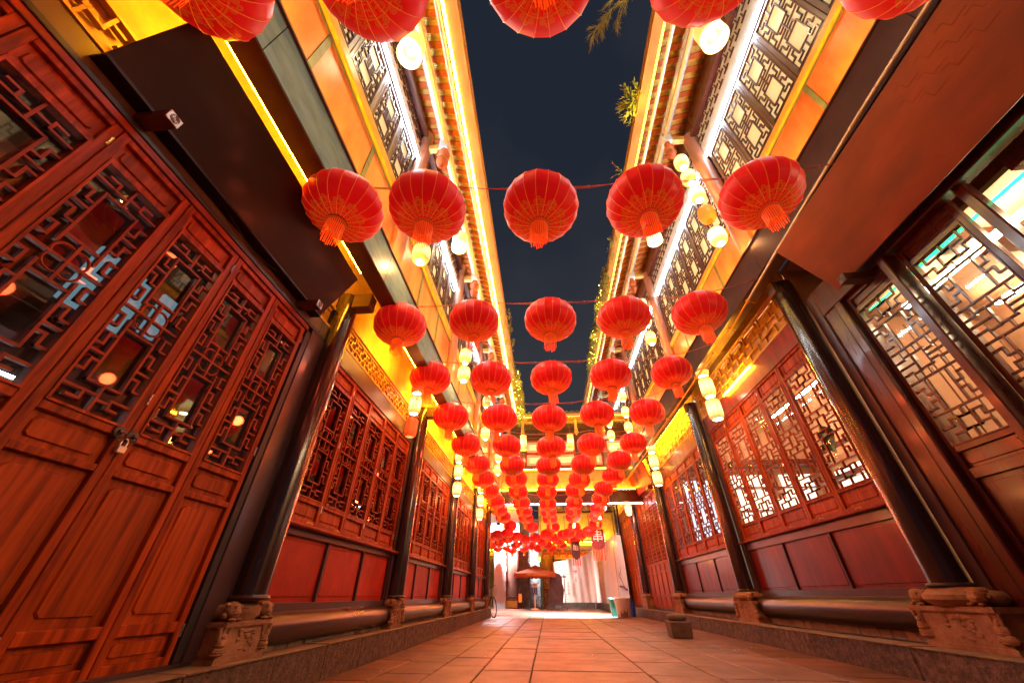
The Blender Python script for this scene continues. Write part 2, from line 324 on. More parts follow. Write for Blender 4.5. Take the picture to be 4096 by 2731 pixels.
if 'far' not in globals(): far = MB()
y = 23
while y < 36:
    x = -7 + random.random()
    while x < 8:
        wd = random.uniform(.9, 1.6); far.box(x + .008, x + wd - .008, y + .008, y + .79, -.03, random.uniform(-.003, .002), 'paving'); x += wd
    y += .8
for (xa, xb) in ((-7, -2.3), (3.87, 8)):
    y = 18.0
    while y < 23: far.box(xa, xb, y + .01, y + .8, -.03, -.002, 'paving'); y += .8
tag(obj('distant_paving', far.mesh('distant_paving'), ground), kind='stuff')
# kerbs: raised plinth on each side, one stone after the other
def kerb(side, d0, d1, zt, y0, y1, ln, nm):
    k = obj(nm, MB().box(side * (d0 + .02), side * d1, y0, y1, 0, zt - .02, 'joint').mesh('kerb_core')); tag(k, kind='structure'); WL[k.name] = Vector()
    y = y0
    while y < y1:
        l = min(ln * random.uniform(.8, 1.25), y1 - y); b = MB()
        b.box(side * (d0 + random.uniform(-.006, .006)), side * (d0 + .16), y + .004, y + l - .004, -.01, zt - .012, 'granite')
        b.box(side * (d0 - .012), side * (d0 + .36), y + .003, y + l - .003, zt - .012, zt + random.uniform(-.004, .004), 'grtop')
        obj('kerb_stone', b.mesh('kerb_stone', bevel=.006), k); y += l
    return k
kerb(-1, 2.29, 3.2, .285, -1.2, 17.9, .8, 'kerb')
kerb(1, 3.80, 5.0, .275, -1.2, 22.6, .95, 'kerb')

# ------------------------------------------------------------------ lattice
def mirror(segs, W, H):
    o = []
    for a, b, c, d in segs:
        for q in ((a, b, c, d), (W - a, b, W - c, d), (a, H - b, c, H - d), (W - a, H - b, W - c, H - d)):
            k = (min((q[0], q[1]), (q[2], q[3])), max((q[0], q[1]), (q[2], q[3])))
            if k not in o: o.append(k)
    return o
PA = (8, 24, mirror([(2, 3, 6, 3), (2, 9.5, 6, 9.5), (2, 3, 2, 9.5), (4, 9.5, 4, 12), (0, 12, 8, 12), (4, 0, 4, 3), (0, 1.9, 2.4, 1.9), (2.4, 1.9, 2.4, .95), (1.2, .95, 2.4, .95), (2.4, 1.9, 4, 1.5),
    (0, 3.7, 1, 3.7), (1, 3.7, 1, 5), (1, 5, 2, 5), (0, 5.9, 2, 5.9), (1, 6.8, 1, 8.2), (0, 6.8, 1, 6.8), (1, 8.2, 2, 8.2), (0, 9.3, 1, 9.3), (1, 9.3, 1, 10.8), (1, 10.8, 0, 10.8), (2, 9.5, 2, 10.6)], 8, 24), (4, 12, 1.95))
PB = (8, 24, mirror([(0, 4.2, 8, 4.2), (0, 9.4, 8, 9.4), (2.2, 4.2, 2.2, 9.4), (3, 10.7, 5, 10.7), (3, 10.7, 3, 13.3), (4, 9.4, 4, 10.7), (0, 12, 3, 12), (1.5, 9.4, 1.5, 10.6), (1.5, 10.6, 3, 11.2), (0, 10.9, 1.5, 10.9),
    (2.9, 1.3, 5.1, 1.3), (2.9, 3, 5.1, 3), (2.9, 1.3, 2.9, 3), (4, 0, 4, 1.3), (4, 3, 4, 4.2), (0, 2.2, 1.6, 2.2), (1.6, 2.2, 1.6, 3.2), (1.6, 3.2, 2.9, 3.2), (1.2, 0, 1.2, 1.2), (1.2, 1.2, 2.9, 1.5),
    (0, 5.1, 1.1, 5.1), (1.1, 5.1, 1.1, 6.1), (1.1, 6.1, 2.2, 6.1), (1.1, 7.1, 2.2, 7.1), (1.1, 7.1, 1.1, 8.2), (0, 8.2, 1.1, 8.2)], 8, 24), None)
PC = (8, 16, mirror([(2, 2, 6, 2), (2, 6.3, 6, 6.3), (2, 2, 2, 6.3), (0, 8, 8, 8), (4, 6.3, 4, 8), (4, 0, 4, 2), (1, 0, 1, 1.2), (1, 1.2, 2.6, 1.2), (2.6, 1.2, 2.6, 2), (0, 2.4, 1, 2.4), (1, 2.4, 1, 3.6), (1, 3.6, 2, 3.6),
    (0, 4.6, 2, 4.6), (1, 5.4, 1, 7), (0, 7, 1, 7), (1, 5.4, 2, 5.4), (2.4, 7.2, 4, 7.2), (2.4, 6.3, 2.4, 7.2)], 8, 16), None)
gs = [(a, 0, a, 24) for a in (1.6, 3.2)] + [(0, b, 8, b) for b in (1, 2.6, 4.2, 7.4, 10.6)] + [(0, 5.8, 3.2, 5.8), (0, 9, 1.6, 9)]
PD = (8, 24, mirror(gs, 8, 24), None)
def lattice(pat, y0, y1, z0, z1, x0, x1, wd, k='lat'):
    W, H, segs, ring = pat; b = MB(); sy = (y1 - y0) / W; sz = (z1 - z0) / H
    for (p, q) in segs:
        a = Vector((0, y0 + p[0] * sy, z0 + p[1] * sz)); c = Vector((0, y0 + q[0] * sy, z0 + q[1] * sz))
        if abs(p[0] - q[0]) < 1e-6: b.box(x0, x1, a.y - wd / 2, a.y + wd / 2, min(a.z, c.z) - wd / 2, max(a.z, c.z) + wd / 2, k)
        elif abs(p[1] - q[1]) < 1e-6: b.box(x0 + .0012, x1 - .0012, min(a.y, c.y) - wd / 2, max(a.y, c.y) + wd / 2, a.z - wd / 2, a.z + wd / 2, k)
        else:
            m_ = (a.y + c.y) / 2; zl = a.z
            b.box(x0 + .002, x1 - .002, min(a.y, c.y), max(a.y, c.y), zl - wd / 2, zl + wd / 2, k)
    if ring:
        cy_, cz_, r = y0 + ring[0] * sy, z0 + ring[1] * sz, ring[2] * sy; N = 48; pv = None
        for i in range(N + 1):
            t = 2 * pi * i / N; a_ = (t % (pi / 2)) - pi / 4; rr = r * (.52 * cos(a_) + math.sqrt(max(0, .58 ** 2 - (.52 * sin(a_)) ** 2)))
            pt = Vector(((x0 + x1) / 2 + .003, cy_ + rr * cos(t), cz_ + rr * sin(t)))
            if pv is not None: b.tube(pv, pt, wd * .55, wd * .55, 6, k)
            pv = pt
    return b.mesh('lattice')
def raised(b, y0, y1, z0, z1, x, k, t=.02, depth=.03):
    """recessed field with a raised centre"""
    b.box(x - .034, x - depth - .014, y0, y1, z0, z1, k)
    m_ = min(.045, (y1 - y0) * .12, (z1 - z0) * .2); c = m_ * .5
    vs = []; pts = [(y0 + m_ + c, z0 + m_), (y1 - m_ - c, z0 + m_), (y1 - m_, z0 + m_ + c), (y1 - m_, z1 - m_ - c), (y1 - m_ - c, z1 - m_), (y0 + m_ + c, z1 - m_), (y0 + m_, z1 - m_ - c), (y0 + m_, z0 + m_ + c)]
    n = 8; yc, zc = (y0 + y1) / 2, (z0 + z1) / 2
    vs = [(x - .035, p[0], p[1]) for p in pts] + [(x - .021, p[0] + .006 * (1 if p[0] < yc else -1), p[1] + .006 * (1 if p[1] < zc else -1)) for p in pts]
    b.add(vs, [(i, (i + 1) % n, n + (i + 1) % n, n + i) for i in range(n)] + [tuple(range(n, 2 * n))], k)

def leaf_set(w_, zs, pat, kf, kp, kl, kg, sw=.055, th=.05, lw=.016, hinge=True):
    """meshes of one leaf; zs: list of ('p'|'l', z0, z1) fields between rails. local: x out, y along, z up"""
    f = MB(); H0, H1 = zs[0], zs[-1]; flds = zs[1:-1]
    f.box(-th, 0, 0, sw, H0, H1, kf); f.box(-th, 0, w_ - sw, w_, H0, H1, kf)
    prev = H0; pan = []; out = {}
    for typ, a, c in flds:
        f.box(-th + .001, -.002, sw, w_ - sw, prev, a, kf); prev = c
    f.box(-th + .001, -.002, sw, w_ - sw, prev, H1, kf)
    out['frame'] = f.mesh('leaf_frame', bevel=.004)
    for typ, a, c in flds:
        if typ == 'p':
            b = MB(); raised(b, sw + .001, w_ - sw - .001, a + .001, c - .001, 0, kp); pan.append(b.mesh('leaf_panel', bevel=0))
        else:
            b = MB(); q = sw
            for (ya, yb, za, zb) in ((q, q + .014, a, c), (w_ - q - .014, w_ - q, a, c)): b.box(-th + .004, .008, ya, yb, za, zb, kf)
            for (za, zb) in ((a, a + .014), (c - .014, c)): b.box(-th + .005, .0075, q + .014, w_ - q - .014, za, zb, kf)
            out['bead'] = b.mesh('lattice_bead')
            out['lattice'] = lattice(pat, q + .014, w_ - q - .014, a + .014, c - .014, -.038, -.008, lw, kl)
            b = MB(); b.box(-.046, -.042, q, w_ - q, a, c, kg); out['pane'] = b.mesh('pane')
    out['panels'] = pan
    h = MB()
    for zz in (H0 + .15, (H0 + H1) / 2, H1 - .18):
        for dz in (0, .025, .05): h.tube((.004, w_ - .006, zz + dz), (.004, w_ - .006, zz + dz + .022), .008, .008, 6, 'metal')
    out['hinge'] = h.mesh('hinge'); return out
def put_leaf(name, ls, root, X, Y0, side, w_, tilt=0, hinge=False):
    """side -1: building on the left (street is +x); +1: right"""
    if side < 0: o = obj(name, ls['frame'], root, (X, Y0, 0), tilt)
    else: o = obj(name, ls['frame'], root, (X, Y0 + w_, 0), pi + tilt)
    obj('bead', ls['bead'], o); obj('lattice', ls['lattice'], o); obj('pane', ls['pane'], o)
    for p in ls['panels']: obj('panel', p, o)
    if hinge: tag(obj('hinge', ls['hinge'], o), kind='stuff')
    return o

# ------------------------------------------------------------------ carved stone base
def carved_base(w_, d, z0, zs, zt, seed):
    """w_ along the street, d depth; local origin at front centre, x out"""
    rnd = random.Random(seed); b = MB(); h = zs - z0; t = h * .13; k = 'stone'
    b.box(-d, .0, -w_ / 2, w_ / 2, z0, z0 + t, k); b.box(-d + .012, -.012, -w_ * .47, w_ * .47, z0 + t, z0 + t * 1.6, k)
    b.taper((-d / 2, 0), d / 2 - .012, w_ * .475, d / 2 - .016, w_ * .465, z0 + t * 1.6, zs - t, k)
    b.box(-d, .004, -w_ / 2, w_ / 2, zs - t, zs, k)
    for i in range(22):   # carved relief on the front face
        yy = rnd.uniform(-.26, .26) * w_; zz = rnd.uniform(z0 + 2 * t, zs - 1.6 * t); b.ell((-.012, yy, zz), .013, .03 * w_ + .006, .05 * h * rnd.uniform(.6, 1.6), k, 7, 4, .15)
    for sy in (-1, 1):    # kneeling figures carrying the slab at each corner, and one on each side face
        for fx in (-.02, -d * .55):
            yy = sy * w_ * (.47 if fx < -.1 else .45)
            b.ell((fx, yy, z0 + t * 1.6 + h * .10), .05, .055 * (w_ / .55), h * .14, k, 9, 6, .12)      # folded legs and robe
            b.ell((fx + .005, yy, z0 + t * 1.6 + h * .27), .038, .042 * (w_ / .55), h * .17, k, 9, 6, .10)   # chest
            b.ell((fx + .012, yy + sy * .004, z0 + t * 1.6 + h * .44), .026, .028, h * .095, k, 9, 6, .06)           # head
            for a in (-1, 1): b.tube((fx + .01, yy + a * .035, z0 + t * 1.6 + h * .35), (fx + .006, yy + a * .05, zs - t), .014, .017, 7, k)
            for q in range(3): b.ell((fx + .012, yy, z0 + t * (1.9 + q * .8)), .047 - q * .004, .058 - q * .005, h * .018, k, 9, 4, .05)
        for q in range(3): b.box(-d * .5 - .08 + q * .06, -d * .5 - .05 + q * .06, sy * w_ * .36, sy * w_ * .395, z0 + t * 2, zs - 1.4 * t, k)
    hh = zt - zs   # drum and crouching lions on top
    b.lathe([(w_ * .30, 0), (w_ * .36, hh * .35), (w_ * .36, hh * .6), (w_ * .27, hh), (0, hh)], 18, k, (-d * .5, 0, zs))
    for sy in (-1, 1):
        y_ = sy * w_ * .36
        b.ell((-d * .42, y_, zs + hh * .42), d * .30, w_ * .10, hh * .40, k, 10, 6, .07)
        b.ell((-.045, y_, zs + hh * .55), .055, w_ * .105, hh * .42, k, 10, 7, .1)
        b.ell((-.002, y_, zs + hh * .42), .022, w_ * .06, hh * .16, k, 8, 5, .08); b.ell((.0, y_, zs + hh * .26), .018, w_ * .05, hh * .09, k, 8, 5, .08)
        for a in (-1, 1): b.ell((-.005, y_ + a * w_ * .05, zs + hh * .70), .014, .014, .014, k, 6, 4); b.ell((-.06, y_ + a * w_ * .09, zs + hh * .8), .02, .022, hh * .12, k, 6, 4); b.ell((.0, y_ + a * w_ * .06, zs + hh * .1), .03, .025, hh * .11, k, 7, 4)
        for q in range(7): b.ell((-.07 + .01 * (q % 2), y_ + w_ * .10 * cos(q), zs + hh * (.5 + .3 * sin(q * 1.3))), .022, .022, .02, k, 6, 4)
    b.ell((-.03, 0, zs + hh * .40), .035, w_ * .07, hh * .26, k, 8, 6, .05)
    for a in (-1, 1):
        for q in range(3): b.ell((-.025, a * (w_ * .09 + q * .014), zs + hh * (.3 + .17 * q)), .026, .035 * w_ / .5, hh * .08, k, 7, 4, .1)
    return b.mesh('stone_base', smooth=True, ang=40)

# ------------------------------------------------------------------ the two long timber buildings
def building(side, label, P):
    s = side; root = thing('timber_building', label, 'building', (s * P['wall'], P['cols'][0], 0))
    wd = P['wall']
    def put(name, b, **kw): return obj(name, b.mesh(name, **kw), root)
    def B(b, d0, d1, y0, y1, z0, z1, k): b.box(s * d0, s * d1, y0, y1, z0, z1, k)
    ya, yb = P['y0'], P['y1']; cl = P['cols']; cr = P['cr']; cd = P['cd']
    # columns with foot ring and stone base
    zc1 = P['beam'][2] - .02
    for i, y in enumerate(cl):
        b = MB(); x = s * cd; zb = P['stone'][2]
        b.tube((x, y, zb + .03), (x, y, zc1), cr, cr * .94, 28, 'col'); c = put('column', b, smooth=True)
        b = MB(); b.lathe([(cr * .9, 0), (cr * 1.18, .006), (cr * 1.22, .022), (cr * 1.15, .04), (cr * .9, .046)], 28, 'log', (x, y, zb - .004)); put('column_foot', b, smooth=True)
        me = carved_base(P['sw'], P['sd'], P['stone'][0], P['stone'][1], P['stone'][2], i)
        obj('stone_base', me, root, (s * P['sf'], y, 0), 0 if s < 0 else pi)
        b = MB()   # side boards either side of the column
        for q in (-1, 1): B(b, wd - .035, wd + .06, y + q * cr * 1.02, y + q * (cr + P['jamb']), P['log'][0] + P['log'][1], P['lint'][1], 'dark')
        put('jamb_board', b, bevel=.004)
        # tie beam from the column head to the box beam
        b = MB(); B(b, P['beam'][1] + .0, cd, y - cr * .55, y + cr * .55, P['beam'][2] - .22, P['beam'][2] - .0, 'soff'); put('tie_beam', b, bevel=.006)
    # bays
    for bi, (y0, y1, typ) in enumerate(P['bays']):
        j = cr + P['jamb']; a, c = y0 + j, y1 - j
        if y0 in P.get('nojamb', ()): a = y0
        z_l0, z_l1 = P['lint']
        # lintel board, frieze
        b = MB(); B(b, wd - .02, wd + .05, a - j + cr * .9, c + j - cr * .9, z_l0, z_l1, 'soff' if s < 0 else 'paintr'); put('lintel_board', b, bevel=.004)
        f0, f1 = P['frz']; b = MB()
        B(b, wd - .03, wd + .02, y0 + cr, y1 - cr, f0 - .03, f0, 'gild'); B(b, wd - .03, wd + .02, y0 + cr, y1 - cr, f1, f1 + .03, 'gild'); B(b, wd - .055, wd + .02, y0 + cr, y1 - cr, f1 + .03, f1 + .06, 'gild')
        put('frieze_rail', b, bevel=.004)
        b = MB(); B(b, wd + .03, wd + .05, y0 + cr, y1 - cr, f0, f1, 'ochre'); B(b, wd - .01, wd + .05, y0 + cr * .3, y1 - cr * .3, f1 + .06, P['beam'][3] - .08, 'ochre'); put('wall_board', b)
        b = MB(); fh = f1 - f0; uw = fh * 1.05; y = y0 + cr; n = int((y1 - y0 - 2 * cr) / uw); uw = (y1 - y0 - 2 * cr) / n; t = .018 * (fh / .25) ** .5
        X0, X1 = wd - .025, wd + .012
        for q in range(n):
            u = y + q * uw
            for (p0, q0, p1, q1) in ((.15, .28, .62, .28), (.15, .28, .15, .62), (.62, .28, .62, .55), (.15, .62, .42, .62), (.42, .62, .42, 1), (.62, .55, 1.0, .55), (.82, .55, .82, .85), (.62, .85, 1.15, .85), (.62, .85, .62, 1), (.38, 0, .38, .28), (.82, 0, .82, .3), (.82, .3, 1.15, .3)):
                ua, ub = u + p0 * uw, u + p1 * uw; za, zb = f0 + q0 * fh, f0 + q1 * fh
                if ub > y1 - cr: ub = y1 - cr
                if p0 == p1: B(b, X0, X1, ua - t / 2, ua + t / 2, za, zb, 'gild')
                else: B(b, X0 + .002, X1 - .002, ua, ub, za - t / 2, za + t / 2, 'gild')
        put('frieze_lattice', b)
        if typ in ('win', 'winlit', 'wincool'):
            # log, brick course, panels, sill rail
            lz, lr = P['log']; b = MB(); b.tube((s * (wd - .03), y0 + P['sw'] * .42, lz), (s * (wd - .03), y1 - P['sw'] * .42, lz), lr, lr, 24, 'log'); put('ground_log', b, smooth=True)
            yy = y0 + P['sw'] / 2
            while yy < y1 - P['sw'] / 2:
                l = random.uniform(.14, .26); b = MB(); B(b, wd - .035 - random.uniform(0, .012), wd + .05, yy + .003, min(yy + l, y1 - .2) - .003, P['stone'][0] - .005, lz - lr * .86, 'brick'); put('brick', b, bevel=.004); yy += l
            p0, p1 = P['pan']; b = MB()
            B(b, wd - .005, wd + .05, a, c, lz + lr * .8, p0, 'dark'); B(b, wd - .005, wd + .05, a, c, p1, P['sill'] - .03, 'dark')
            w3 = (c - a) / 3
            for q in range(4): B(b, wd - .004, wd + .05, a + q * w3 - .02, a + q * w3 + .02, p0, p1, 'dark')
            put('dado_frame', b, bevel=.004)
            for q in range(3):
                b = MB(); yy0, yy1 = a + q * w3 + .02, a + (q + 1) * w3 - .02
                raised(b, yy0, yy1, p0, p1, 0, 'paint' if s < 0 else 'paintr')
                me = b.mesh('dado_panel')
                if s < 0: obj('dado_panel', me, root, (-(wd) + .0, 0, 0))
                else:
                    for v in me.vertices: v.co.x = -v.co.x
                    me.flip_normals(); obj('dado_panel', me, root, (wd, 0, 0))
            b = MB(); B(b, wd - .07, wd + .04, y0 + cr, y1 - cr, P['sill'] - .03, P['sill'], 'lat'); b.tube((s * (wd - .075), y0 + cr, P['sill'] - .012), (s * (wd - .075), y1 - cr, P['sill'] - .012), .016, .016, 8, 'lat')
            put('sill_rail', b, bevel=0, smooth=True)
            b = MB()
            for q in range(5):
                yy = a + (q + .5) * (c - a) / 5; b.path([(s * (wd - .1), yy - .06, P['sill'] + .012), (s * (wd - .11), yy, P['sill'] + .022), (s * (wd - .1), yy + .07, P['sill'] + .01)], .006, 6, 'brass')
            tag(put('hook', b), kind='stuff')
            z0, z1 = P['win']; n = 5; lw_ = (c - a - .06) / n
            key = ('w', round(lw_, 3))
            if key not in P['cache']:
                H = z1 - z0
                P['cache'][key] = leaf_set(lw_ - .006, [z0, ('p', z0 + .05, z0 + .05 + H * .085), ('l', z0 + .09 + H * .085, z1 - .09 - H * .09), ('p', z1 - .05 - H * .09, z1 - .05), z1], P['pat'], 'wood', 'wood2', 'lat', P['glass'], sw=P['stile'], lw=P['lw'])
            ls = P['cache'][key]
            b = MB(); B(b, wd - .008, wd + .05, a, a + .028, z0, z1, 'lat'); B(b, wd - .008, wd + .05, c - .028, c, z0, z1, 'lat'); put('window_surround', b, bevel=.003)
            for q in range(n): put_leaf('casement', ls, root, s * (wd - .004), a + .03 + q * lw_ + .003, s, lw_ - .006, hinge=(q in (0, 2, 4)))
        if typ in ('grid', 'gridlit'):
            z0 = P['stone'][0] + .06; z1 = z_l0; n = 6; lw_ = (c - a - .04) / n; H = z1 - z0
            b = MB(); B(b, wd - .03, wd + .05, y0 + cr, y1 - cr, P['stone'][0] - .01, z0, 'dark'); put('threshold', b)
            key = ('g', round(lw_, 3))
            if key not in P['cache']:
                P['cache'][key] = leaf_set(lw_ - .006, [z0, ('p', z0 + .05, z0 + .36), ('p', z0 + .42, z0 + 1.12), ('p', z0 + 1.18, z0 + 1.40), ('l', z0 + 1.46, z1 - .42), ('p', z1 - .36, z1 - .06), z1], PD, 'wood', 'wood2', 'lat', P['glass'], sw=.06, lw=.018)
            for q in range(n): put_leaf('door_leaf', P['cache'][key], root, s * (wd - .004), a + .02 + q * lw_ + .003, s, lw_ - .006)
    # interior shell: floor, back wall, ceiling, party walls
    b = MB(); di = wd + 2.3; zt = P['beam'][3]
    B(b, di, di + .1, ya, yb, 0, zt, P['int']); B(b, wd + .06, di, ya, yb, .0, P['stone'][0] - .02, 'floor_in'); B(b, wd + .06, di, ya, yb, zt - .3, zt - .2, P['int'])
    for y in cl + [yb]: B(b, wd + .06, di, y - .05, y + .05, P['stone'][0], zt - .3, P['int'])
    put('interior_wall', b)
    # box beam, soffit, fascia
    d0, d1, zb0, zb1 = P['beam']
    b = MB(); B(b, d0 + .012, d1, ya, yb, zb0, zb1, 'soff'); put('box_beam', b, bevel=.004)
    y = ya; ln = P['fl']
    while y < yb:
        l = min(ln, yb - y); b = MB(); B(b, d0 - .004, d0 + .012, y + .004, y + l - .004, zb0 - .004, zb1, 'teal' if s < 0 else 'dark'); put('fascia_board', b); y += l
    b = MB(); B(b, d1, wd + .05, ya, yb, zb1 - .08, zb1 - .04, 'ochre'); put('soffit', b)
    b = MB(); B(b, d0 - .03, P['uw'] + .05, ya, yb, zb1, zb1 + .03, 'dark'); put('ledge', b)
    # upper wall: metal sheets, gilded line, windows, pale board, frieze
    uw = P['uw']; q0, q1 = P['sheet']
    b = MB(); B(b, uw + .075, uw + .15, ya, yb, zb1, P['ufr'][1] + .6, 'darkint'); put('upper_wall', b)
    b = MB(); B(b, uw - .02, uw + .03, ya, yb, zb1 + .03, q0, 'sheetj'); B(b, uw - .01, uw + .03, ya, yb, q1, P['yl'][0], 'sheetj'); put('upper_rail', b)
    b = MB(); B(b, uw - .06, uw + .03, ya, yb, P['yl'][0], P['yl'][1], 'gild'); put('gilded_rail', b, bevel=.01)
    y = cl[0] - (cl[1] - cl[0]); span = cl[1] - cl[0]; ns = P['nsh']; w_ = span / ns
    while y < yb - .1:
        if y + w_ > ya:
            b = MB(); B(b, uw - .004, uw + .02, y + .075, y + w_ - .0, q0, q1, 'sheet'); put('metal_sheet', b, bevel=.003)
            b = MB(); B(b, uw - .012, uw + .02, y + .001, y + .074, q0, q1, 'sheetj'); put('sheet_batten', b)
        y += w_
    n = P['nuw']; upc = [cl[0] - span] + cl + ([cl[-1] + span] if cl[-1] + span < yb + 1 else [])
    z0, z1 = P['uwin']; lw_ = (span - 2 * P['ucr'] - .1) / n; H = z1 - z0
    ls = leaf_set(lw_ - .008, [z0, ('l', z0 + .07, z1 - .07), z1], PC, 'uwood', 'uwood', 'uwood', 'paper', sw=P['stile'], lw=P['lw'] * .9)
    for ci, y in enumerate(upc):
        b = MB(); b.tube((s * (uw - P['ucr'] * .35), y, zb1 + .03), (s * (uw - P['ucr'] * .35), y, P['ufr'][1] + .25), P['ucr'], P['ucr'] * .96, 20, 'redcol'); put('upper_column', b, smooth=True)
        if y > yb - span * .5: continue
        for q in range(n):
            yy = y + P['ucr'] + .05 + q * lw_
            if yy + lw_ < ya or yy > yb: continue
            put_leaf('upper_window', ls, root, s * (uw - .01), yy + .004, s, lw_ - .008)
    b = MB(); B(b, uw - .03, uw + .07, ya, yb, z1, P['wb'][0], 'dark'); B(b, uw - .04, uw + .02, ya, yb, P['wb'][0], P['wb'][1], 'white'); put('pale_board', b, bevel=.004)
    f0, f1 = P['ufr']; b = MB(); B(b, uw + .0, uw + .02, ya, yb, f0, f1, 'white'); put('pale_backing', b)
    b = MB(); fh = f1 - f0; u = ya; t = .02; k = 0
    while u < yb:
        L_ = fh * .55
        for i_ in range(3):
            zz = f0 + (i_ + .5) * fh / 3; oo = (i_ % 2) * L_ * .5
            B(b, uw - .03, uw - .005, u + oo + .03, u + oo + L_ * .8, zz - t / 2, zz + t / 2, 'uwood'); B(b, uw - .03, uw - .006, u + oo + L_ * .4, u + oo + L_ * .4 + t, zz, min(zz + fh / 3, f1), 'uwood')
        u += L_
    put('upper_frieze_lattice', b)
    # white LED strip under the eaves, on the pale board
    b = MB(); B(b, uw - .075, uw - .045, max(ya, -.5), yb, P['wb'][0] - .03, P['wb'][0], 'ledw'); put('white_light_strip', b)
    # eaves
    e0, ze = P['eave']; pd, pz = P['pur']; p2d, p2z = P['pur2']; sl = P['slope']
    def zr(d): return ze + (d - e0) * sl
    b = MB(); B(b, uw - .12, uw + .1, ya, yb, f1, f1 + .14, 'dwood'); B(b, uw - .02, uw + .1, ya, yb, f1 + .14, zr(uw) - .02, 'dwood'); put('wall_plate', b)
    b = MB(); b.tube((s * pd, ya, pz), (s * pd, yb, pz), .085 * P['k'], .085 * P['k'], 16, 'pipe'); put('eave_purlin', b, smooth=True)
    b = MB(); b.tube((s * p2d, ya, p2z), (s * p2d, yb, p2z), .035 * P['k'], .035 * P['k'], 10, 'pipe'); put('conduit', b, smooth=True)
    b = MB(); B(b, pd - .08, pd - .02, ya, yb, pz - .16 * P['k'], pz - .1 * P['k'], 'gild'); put('purlin_board', b)
    rs = P['rs']; y = ya; me = MB()
    L0, L1 = e0 + .05, uw + .3
    th = .07 * P['k']; hw = .045 * P['k']
    vs = [(s * L0, -hw, zr(L0)), (s * L1, -hw, zr(L1)), (s * L1, hw, zr(L1)), (s * L0, hw, zr(L0)), (s * L0, -hw, zr(L0) + th), (s * L1, -hw, zr(L1) + th), (s * L1, hw, zr(L1) + th), (s * L0, hw, zr(L0) + th)]
    me.add(vs, [(0, 3, 2, 1), (4, 5, 6, 7), (0, 1, 5, 4), (1, 2, 6, 5), (2, 3, 7, 6), (3, 0, 4, 7)], 'rafter'); rme = me.mesh('rafter')
    tl = MB()
    while y < yb:
        o = obj('rafter', rme, root, (0, y, 0))
        # curved tile seen from below between this rafter and the next
        N = 5; A = []
        for i_ in range(N + 1):
            t_ = i_ / N; yy = y + hw + t_ * (rs - 2 * hw); zz = th * .5 + .05 * P['k'] * sin(pi * t_)
            A.append((yy, zz))
        for (yA, zA), (yB, zB) in zip(A, A[1:]):
            tl.add([(s * L0, yA, zr(L0) + zA), (s * L1, yA, zr(L1) + zA), (s * L1, yB, zr(L1) + zB), (s * L0, yB, zr(L0) + zB)], [(0, 1, 2, 3)], 'tilelow')
        y += rs
    put('tile_underside', tl, smooth=True)['kind'] = 'stuff'
    vs = []; b = MB(); L2 = uw + 1.6
    b.add([(s * (e0 + .02), ya, zr(e0) + th + .09), (s * (e0 + .02), yb, zr(e0) + th + .09), (s * L2, yb, zr(L2) + th + .3), (s * L2, ya, zr(L2) + th + .3),
           (s * (e0 + .02), ya, zr(e0) + th + .12), (s * (e0 + .02), yb, zr(e0) + th + .12), (s * L2, yb, zr(L2) + th + .4), (s * L2, ya, zr(L2) + th + .4)], [(0, 1, 2, 3), (4, 5, 6, 7), (0, 1, 5, 4), (2, 3, 7, 6), (1, 2, 6, 5), (3, 0, 4, 7)], 'tile'); put('roof', b)
    b = MB(); B(b, e0, e0 + P['ebw'], ya, yb, ze - .03, ze + .0, 'eave'); B(b, e0 - .025, e0, ya, yb, ze - .05, ze + .16, 'eave'); B(b, e0 - .04, e0 - .025, ya, yb, ze + .05, ze + .16, 'gild'); put('eave_board', b, bevel=.004)
    b = MB(); zz = ze - .045
    B(b, e0 + P['ebw'] - .02, e0 + P['ebw'] + .02, ya, P.get('ledend', yb), zz, zz + .02, 'eled' if s < 0 else 'led2'); put('eave_light_strip', b)
    # hanging posts
    for y in upc:
        if y > yb: continue
        b = MB(); x = s * (pd + .0); k = P['k']; hz = P['pend']
        b.box(x - .09 * k, x + .09 * k, y - .09 * k, y + .09 * k, hz[1] - .25 * k, hz[1], 'white')
        b.lathe([(0, 0), (.05, .02), (.03, .05), (.09, .10), (.115, .17), (.09, .25), (.06, .28), (.10, .31), (.12, .35), (.10, .39), (.12, .43), (.10, .47), (.075, .50), (.07, .8)], 14, 'rafter', (x, y, hz[0]))
        ob = put('hanging_post', b, smooth=True)
        b = MB(); B(b, pd, uw, y - .05 * k, y + .05 * k, hz[1] - .2 * k, hz[1] - .08 * k, 'gild'); put('eave_bracket', b)
    return root, put, B

PL = dict(wall=2.56, y0=-1.6, y1=17.5, cols=[3.47, 6.98, 10.49, 14.0, 17.3], cr=.138, cd=2.47, jamb=.11, stone=(.285, .53, .66), sw=.54, sd=.36, sf=2.37,
  bays=[(3.47, 6.98, 'win'), (6.98, 10.49, 'win'), (10.49, 14.0, 'win'), (14.0, 17.3, 'win')], log=(.445, .125), pan=(.635, 1.20), sill=1.295, win=(1.31, 3.12), lint=(3.12, 3.38), frz=(3.41, 3.66),
  beam=(1.90, 2.13, 3.95, 4.45), uw=2.06, sheet=(4.72, 5.56), yl=(5.62, 5.80), nsh=3, uwin=(5.86, 7.15), ucr=.13, wb=(7.20, 7.54), ufr=(7.56, 7.98), nuw=5,
  eave=(.985, 7.95), ebw=.20, pur=(1.60, 7.86), pur2=(1.27, 7.86), slope=.36, rs=.20, k=1., pend=(7.05, 7.85), pat=PA, glass='glassd', stile=.045, lw=.014, int='darkint', fl=2.4, cache={})
